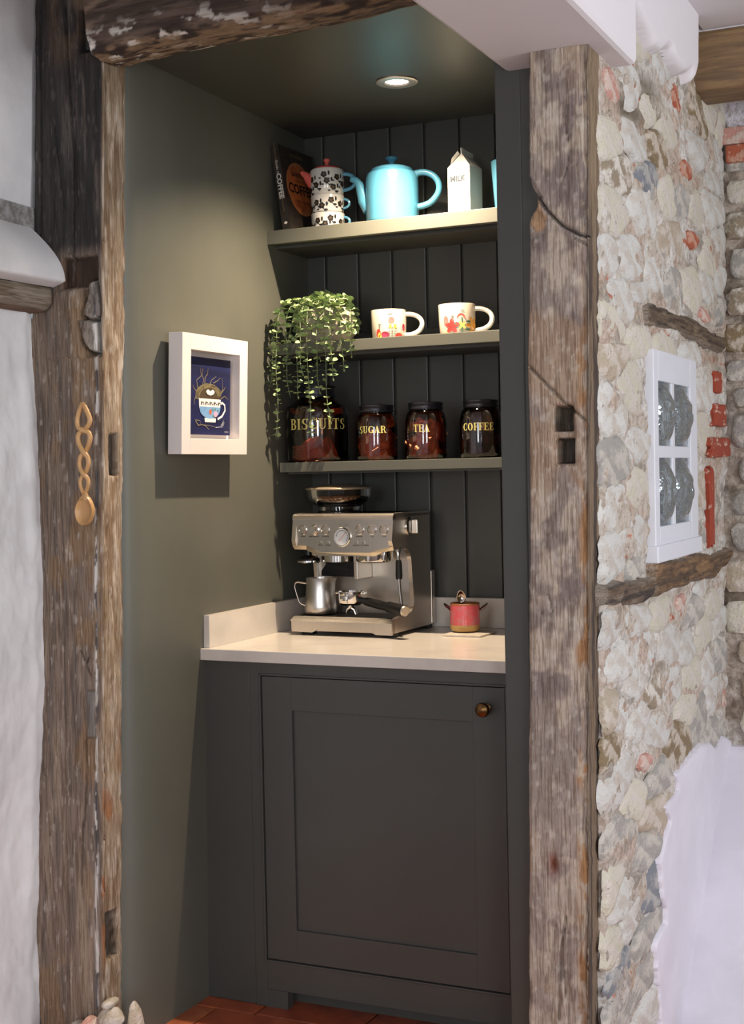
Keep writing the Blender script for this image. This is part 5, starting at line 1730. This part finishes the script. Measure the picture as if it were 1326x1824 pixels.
# dial on the right side
b = MB(); Rx = Matrix.Rotation(PI / 2, 3, 'Y')
b.lathe([(.027, 0), (.027, .003), (.022, .006), (0.0001, .006)], (.310, .128, .296), 28, M=Rx)
sd_ = b.build('steam_dial', m_chrome, mc_)
MB().box((.316, .122, .276), (.336, .136, .316), bev=.003).build('dial_grip', m_steel2, sd_)
# base and drip tray
b = MB()
bp_ = [(.001, .010), (.0, .040), (.310, .040), (.309, .008), (.262, .008), (.240, .018), (.083, .018), (.066, .009)]
b.prism(bp_, 'y', 0.0, .010)
b.add([(-.004, -.001, .040), (.312, -.001, .040), (.306, .014, .0525), (.004, .014, .0525)], [(0, 1, 2, 3)])
b.box((0.0, .010, .012), (.310, .016, .050))
b.build('drip_tray_front', m_steel, mc_)
b = MB(); b.box((.012, .016, .03), (.298, .150, .0485))
for k in range(13): b.box((.020, .022 + k * .0097, .0485), (.290, .0265 + k * .0097, .0515))
b.build('drip_grille', m_dkst, mc_)
for x in (.02, .27):
    for y in (.02, .25): MB().box((x, y, 0.0), (x + .035, y + .03, .013), bev=.002).build('foot', m_blk, mc_)
# group head, grinder outlet, cradle
b = MB(); b.lathe([(0.0001, .200), (.044, .200), (.050, .203), (.0515, .208), (.0515, .232), (0.0001, .233)], (.2245, .078, 0), 40)
b.box((.262, .040, .206), (.274, .052, .240), bev=.002)
b.build('group_head', m_chrome, mc_)
b = MB(); b.lathe([(0.0001, .198), (.040, .198), (.0445, .201), (.0445, .232), (0.0001, .233)], (.111, .078, 0), 40); gh = b.build('grinder_outlet', m_chrome, mc_)
b = MB(); b.prism([(.058, .232), (.064, .205), (.060, .190), (.046, .172), (.046, .158), (.168, .156), (.168, .232)], 'y', .098, .148); b.build('grinding_cradle', m_blk, mc_)
MB().box((.168, .060, .152), (.180, .150, .232), bev=.002).build('cradle_cheek', m_steel2, mc_)
MB().box((.090, .094, .176), (.135, .099, .188), bev=.001).build('cradle_fork', m_blk2, mc_)
tm = MB(); tm.lathe([(0.0001, .236), (.010, .236), (.010, .218), (.030, .210), (.0325, .204), (.0325, .2035)], (.021, .070, 0), 32); tmo = tm.build('tamper', m_blk2, mc_)
MB().lathe([(.0325, .2035), (.033, .199), (.031, .197), (0.0001, .197)], (.021, .070, 0), 32).build('tamper_disc', m_chrome, tmo)
MB().tube([(.046, .085, .236), (.046, .082, .20), (.046, .075, .165), (.047, .072, .135)], .0022, 8).build('hot_water_spout', m_chrome, mc_)
sw = MB(); sw.tube([(.304, .060, .244), (.304, .060, .232), (.306, .058, .22), (.309, .054, .205)], [.0085, .0085, .0048, .0048], 10)
swo = sw.build('steam_wand', m_chrome, mc_)
MB().tube([(.312, .048, .158), (.317, .043, .12), (.324, .036, .088), (.325, .035, .078)], [.0042, .0042, .0046, .0050], 10).build('wand_tip', m_chrome, swo)
MB().tube([(.308, .055, .207), (.309, .054, .200), (.311, .050, .165), (.312, .048, .156)], [.007, .0085, .0095, .008], 14).build('wand_grip', m_blk, swo)
# bean hopper
HX, HY = .0795, .150
m_hop = thin_glass('smoked_hopper_plastic', (0.78, 0.73, 0.68), 1.42)
b = MB(); b.lathe([(.091, .401), (.0905, .385), (.089, .376), (.082, .366), (.070, .358), (.060, .354), (.058, .352), (.058, .336)], (HX, HY, 0), 48)
ho = b.build('bean_hopper', m_hop, mc_)
b = MB(); b.lathe([(.0935, .4005), (.0945, .403), (.093, .406), (.060, .412), (.030, .4145), (0.0001, .415)], (HX, HY, 0), 48); b.build('hopper_lid', M('champagne_lid', S(196, 178, 152), rough=.35, metal=.6), ho)
b = MB(); b.lathe([(0.0001, .384), (.074, .381), (.084, .376), (.078, .367), (.066, .360), (0.0001, .358)], (HX, HY, 0), 60, rad=lambda a, z: 1 + .004 * math.cos(a * 40))
tag(b.build('coffee_beans', M('coffee_beans', S(196, 150, 112), S(130, 90, 62), scale=(90, 90, 90), rough=.6), ho), kind='stuff')
b = MB()
for k in range(22):
    a = math.radians(-160 + 200 * k / 21)
    p0 = (HX + .0895 * math.cos(a), HY + .0895 * math.sin(a), .3775); p1 = (HX + .064 * math.cos(a + .25), HY + .064 * math.sin(a + .25), .356)
    b.tube([p0, p1], .0012, 5)
b.build('hopper_rib', m_blk2, ho)
MB().lathe([(.062, .331), (.062, .338), (.058, .342)], (HX, HY, 0), 40).build('hopper_collar', m_blk2, ho)

MW = Matrix.Translation(MO) @ Matrix.Rotation(MR, 4, 'Z')


def mworld(x, y, z): return tuple(MW @ Vector((x, y, z)))


# milk jug on the drip tray
jg = empty('milk_frothing_jug', mworld(.054, .074, .0517), 0, 'brushed steel milk frothing jug standing on the left of the drip tray', 'jug')
b = MB()
b.lathe([(0.0001, .001), (.038, .001), (.0425, .004), (.0445, .012), (.0445, .024), (.041, .060), (.0390, .090), (.0400, .103), (.0392, .103), (.0378, .090), (.040, .05), (.042, .014), (0.0001, .006)], (0, 0, 0), 44,
        rad=lambda a, z: 1 + (0.20 * max(0, math.cos(a - math.radians(25))) ** 14 * max(0, (z - .075) / .03)))
b.build('body', M('brushed_jug_steel', S(190, 184, 178), rough=.28, metal=1.0, aniso=.6, bump=((4, 4, 300), .06, .0005)), jg)
ha = math.radians(205)
hp = [(.040, .088), (.062, .092), (.070, .089), (.072, .078), (.066, .056), (.060, .036), (.054, .030), (.044, .026), (.043, .014)]
MB().tube([(r * math.cos(ha), r * math.sin(ha), z) for r, z in hp], .0030, 8, flat=((math.cos(ha), math.sin(ha), 0), .6)).build('handle', m_steel2, jg)

# portafilter lying on the tray
pf = empty('portafilter', mworld(.157, .062, .0517), MR, 'chrome portafilter with black handle lying on the drip tray', 'portafilter')
b = MB()
b.lathe([(.0001, .030), (.026, .030), (.034, .036), (.0355, .042), (.0355, .064), (.0375, .066), (.0375, .068), (.034, .068), (.033, .064), (.030, .040), (.0001, .038)], (0, 0, 0), 40)
b.box((.034, -.006, .060), (.046, .006, .066), bev=.001); b.box((-.046, -.006, .060), (-.034, .006, .066), bev=.001)
b.box((-.016, -.0385, .038), (.008, -.034, .058), bev=.002)
b.build('basket_holder', m_chrome, pf)
b = MB(); b.tube([(0, 0, .034), (0, 0, .022), (-.010, 0, .016), (-.013, 0, .004)], [.009, .008, .006, .005], 12); b.tube([(0, 0, .022), (.010, 0, .016), (.013, 0, .004)], [.008, .006, .005], 12)
b.build('spouts', m_chrome, pf)
hd = Vector((.170, -.062, -.022)); h0 = Vector((.030, -.010, .046))
b = MB(); pts = [h0 + hd * t_ for t_ in (0, .12, .16, .45, .60, .64, .97)]
b.tube(pts, [.009, .0085, .0115, .0125, .0120, .0150, .0165], 20)
b.build('handle', m_blk, pf)
b = MB(); b.tube([h0 + hd * .97, h0 + hd * 1.0], [.0150, .0135], 24); b.build('end_cap', m_steel2, pf)

# ------------------------------------------------------------------ pink pot with spoons on a coaster
cs = MB().box((-.056, -.056, 0), (.056, .056, .0055), bev=.0015).build('coaster', M('stone_coaster', S(206, 196, 182), S(190, 180, 166), scale=(40, 40, 40), rough=.6))
cs.location = (.566, -.182, .9202); cs.rotation_euler = (0, 0, math.radians(-3))
tag(cs, 'square pale stone coaster under the pink pot', 'coaster')
m_pinkg = M('pink_reactive_glaze', S(206, 84, 92), S(190, 104, 108), scale=(50, 50, 50), ramp=(.45, .6), rough=.25, coat=.5, c3=S(90, 50, 40), scale3=(170, 170, 170), ramp3=(.68, .72))
m_yel = M('ochre_glaze', S(190, 156, 88), S(170, 132, 76), scale=(20, 20, 60), rough=.35)
m_rim = M('brown_rim_glaze', S(150, 96, 58), rough=.4)
pp = empty('sugar_pot', (.546, -.162, .9260), 0, 'pink glazed pottery pot with an ochre base, holding three spoons', 'pot')
MB().lathe([(.0412, .020), (.0415, .040), (.0405, .074)], (0, 0, 0), 40).build('glazed_wall', m_pinkg, pp)
MB().lathe([(0.0001, .002), (.030, 0.0), (.038, .004), (.041, .012), (.0412, .020)], (0, 0, 0), 40).build('base', m_yel, pp)
MB().lathe([(.0405, .074), (.0405, .078), (.0390, .079), (.0375, .077), (.038, .030), (0.0001, .010)], (0, 0, 0), 40).build('rim', m_rim, pp)
m_spoon = M('spoon_steel', S(176, 160, 150), rough=.14, metal=1.0)


def spoon(base, d, nrm, label, L_=.052, wd=.0125, ln=.022):
    """spoon standing bowl-up in the pot: base point on the pot floor, d towards the bowl"""
    d = Vector(d).normalized(); n = Vector(nrm); n = (n - d * n.dot(d)).normalized(); s = d.cross(n)
    o = empty('teaspoon', base, 0, label, 'spoon', 'spoons standing in the pink pot')
    MB().tube([d * 0.0, d * (L_ * .5), d * L_], [.0022, .0016, .0022], 8, flat=(tuple(n), .5)).build('handle', m_spoon, o)
    b = MB(); vs = []; NA, NR = 16, 5
    for j in range(NR + 1):
        for k in range(NA):
            a = 2 * PI * k / NA; q = j / NR
            dep = (1 - q * q) * .0055
            wf = wd * (1 - .22 * math.cos(a))
            vs.append(d * (L_ + ln + ln * q * math.cos(a)) + s * (wf * q * math.sin(a)) - n * dep)
    fs = [(j * NA + k, j * NA + (k + 1) % NA, (j + 1) * NA + (k + 1) % NA, (j + 1) * NA + k) for j in range(NR) for k in range(NA)]
    b.add(vs, fs, 0, True); bo = b.build('bowl', m_spoon, o)
    md = bo.modifiers.new('s', 'SOLIDIFY'); md.thickness = .0008
    return o


PB = Vector((.546, -.162, .9260))
spoon(PB + Vector((.0, -.004, .014)), (-.05, -.15, 1), (.42, -.9, .1), 'middle spoon, bowl upright and facing out of the pink pot', .066, .0125, .0180)
spoon(PB + Vector((.016, .004, .014)), (-.62, -.20, .56), (.25, -.3, .9), 'spoon leaning out over the left rim of the pink pot', .066, .0085, .016)
spoon(PB + Vector((-.016, -.004, .014)), (.66, .20, .56), (-.25, -.3, .9), 'spoon leaning out over the right rim of the pink pot', .066, .0085, .018)

# ------------------------------------------------------------------ carved wooden spoon on the left post
m_lime = M('honey_lime_wood', S(200, 158, 108), S(180, 136, 88), scale=(30, 30, 6), rough=.38, bump=((60, 60, 14), .15, .001))
sp_ = empty('carved_spoon', (-0.040, -1.062, 1.256), 0, 'carved honey-coloured wooden love spoon with twisted handle on the left post', 'spoon')
QS = 0.1845 / 1000


def sq(u, v, yo=0.0): return ((u - 300) * QS, -0.010 + yo, (1730 - v) * QS)


def smooth(pts, n=6):
    P = [Vector(p) for p in pts]; out = []
    for i in range(len(P) - 1):
        p0, a_, b_, p3 = P[max(i - 1, 0)], P[i], P[i + 1], P[min(i + 2, len(P) - 1)]
        for k in range(n):
            t_ = k / n
            out.append(0.5 * ((2 * a_) + (-p0 + b_) * t_ + (2 * p0 - 5 * a_ + 4 * b_ - p3) * t_ ** 2 + (-p0 + 3 * a_ - 3 * b_ + p3) * t_ ** 3))
    return out + [P[-1]]


A_ = [(325, 185, 0), (265, 290, 0), (232, 400, 0), (250, 490, .001), (320, 525, .003), (395, 560, 0), (418, 620, 0), (395, 700, -.001), (330, 790, -.004), (270, 860, 0), (248, 940, 0), (265, 1010, .001), (315, 1075, .004), (360, 1130, 0), (375, 1190, 0), (350, 1260, -.001), (310, 1320, -.002)]
B_ = [(325, 185, 0), (380, 290, 0), (422, 390, 0), (400, 460, -.001), (325, 520, -.003), (262, 560, 0), (236, 620, 0), (255, 700, .001), (320, 790, .004), (368, 860, 0), (385, 930, 0), (365, 1000, -.001), (310, 1070, -.004), (268, 1130, 0), (252, 1190, 0), (272, 1260, .001), (310, 1325, .003)]
for nm, Q in (('left_strand', A_), ('right_strand', B_)):
    P = smooth([sq(u, v, -o_) for u, v, o_ in Q])
    n = len(P)
    MB().tube(P, [(.0058 if i < n * .5 else .0058 - .0012 * (i - n * .5) / (n * .5)) for i in range(n)], 12).build('strand', m_lime, sp_)
MB().ell(sq(312, 525, -.004), (.0078, .005, .0068)).build('heart', m_lime, sp_)
b = MB(); vs = []; NA, NR = 36, 8
out_ = []
for k in range(NA):
    a = 2 * PI * k / NA
    v = 1530 - 205 * math.cos(a) if math.cos(a) > 0 else 1530 - 195 * math.cos(a)
    wv = 135 * math.sin(a) * (1 - .42 * max(0, math.cos(a)) ** 1.3)
    out_.append((300 + wv + 12 * math.cos(a), v))
def bowlpt(u, v, q, h): return sq(300 + (u - 300) * q, 1545 + (v - 1545) * q, h)
for q, h in ((1.0, .008), (1.0, -.001), (.97, -.0035), (.90, -.003), (.8, .0005), (.6, .004), (.35, .006), (.05, .0065)):
    for (u, v) in out_: vs.append(bowlpt(u, v, q, h))
R7 = 8
b.add(vs, [(j * NA + k, (j + 1) * NA + k, (j + 1) * NA + (k + 1) % NA, j * NA + (k + 1) % NA) for j in range(R7 - 1) for k in range(NA)] + [[(R7 - 1) * NA + k for k in range(NA)], list(range(NA))[::-1]], 0, True)
b.build('bowl', m_lime, sp_)
MB().tube([sq(310, 1300), sq(318, 1345), sq(312, 1400)], [.0062, .0085, .011], 12, flat=((0, 1, 0), .6)).build('neck', m_lime, sp_)

# ------------------------------------------------------------------ rubble at the foot of the left post
rb = empty('rubble_footing', (0.0, -1.075, 0), 0, 'loose stones and brick packed under the foot of the left post', 'stones')
rng = random.Random(9)
for (x, z, sx, sz, tn, dy) in ((.000, .100, .030, .038, 'tn', 0), (-.045, .088, .030, .022, 'pk', -.01), (-.036, .070, .034, .020, 'or', -.018), (.048, .074, .014, .074, 'tn', .030), (-.085, .066, .030, .022, 'tn', 0), (-.008, .140, .016, .010, 'tn', .01), (.02, .05, .04, .03, 'tn', 0)):
    b = MB().ell((0, 0, 0), (sx, .030, sz), 14, 9)
    b.v = [(p[0] * (1 + .22 * math.sin(p[2] * 160 + x * 90)), p[1], p[2] * (1 + .2 * math.sin(p[0] * 140 + z * 50)) + rng.uniform(-.0012, .0012)) for p in b.v]
    o = b.build('brick' if tn == 'or' else 'stone', SM[tn], rb, sharp=1.2)
    o.location = (x, dy, z)
# packing under the stones down to the floor
MB().box((-.10, -.012, 0), (.05, .03, .07), bev=.01).build('packing', SM['tn'], rb)
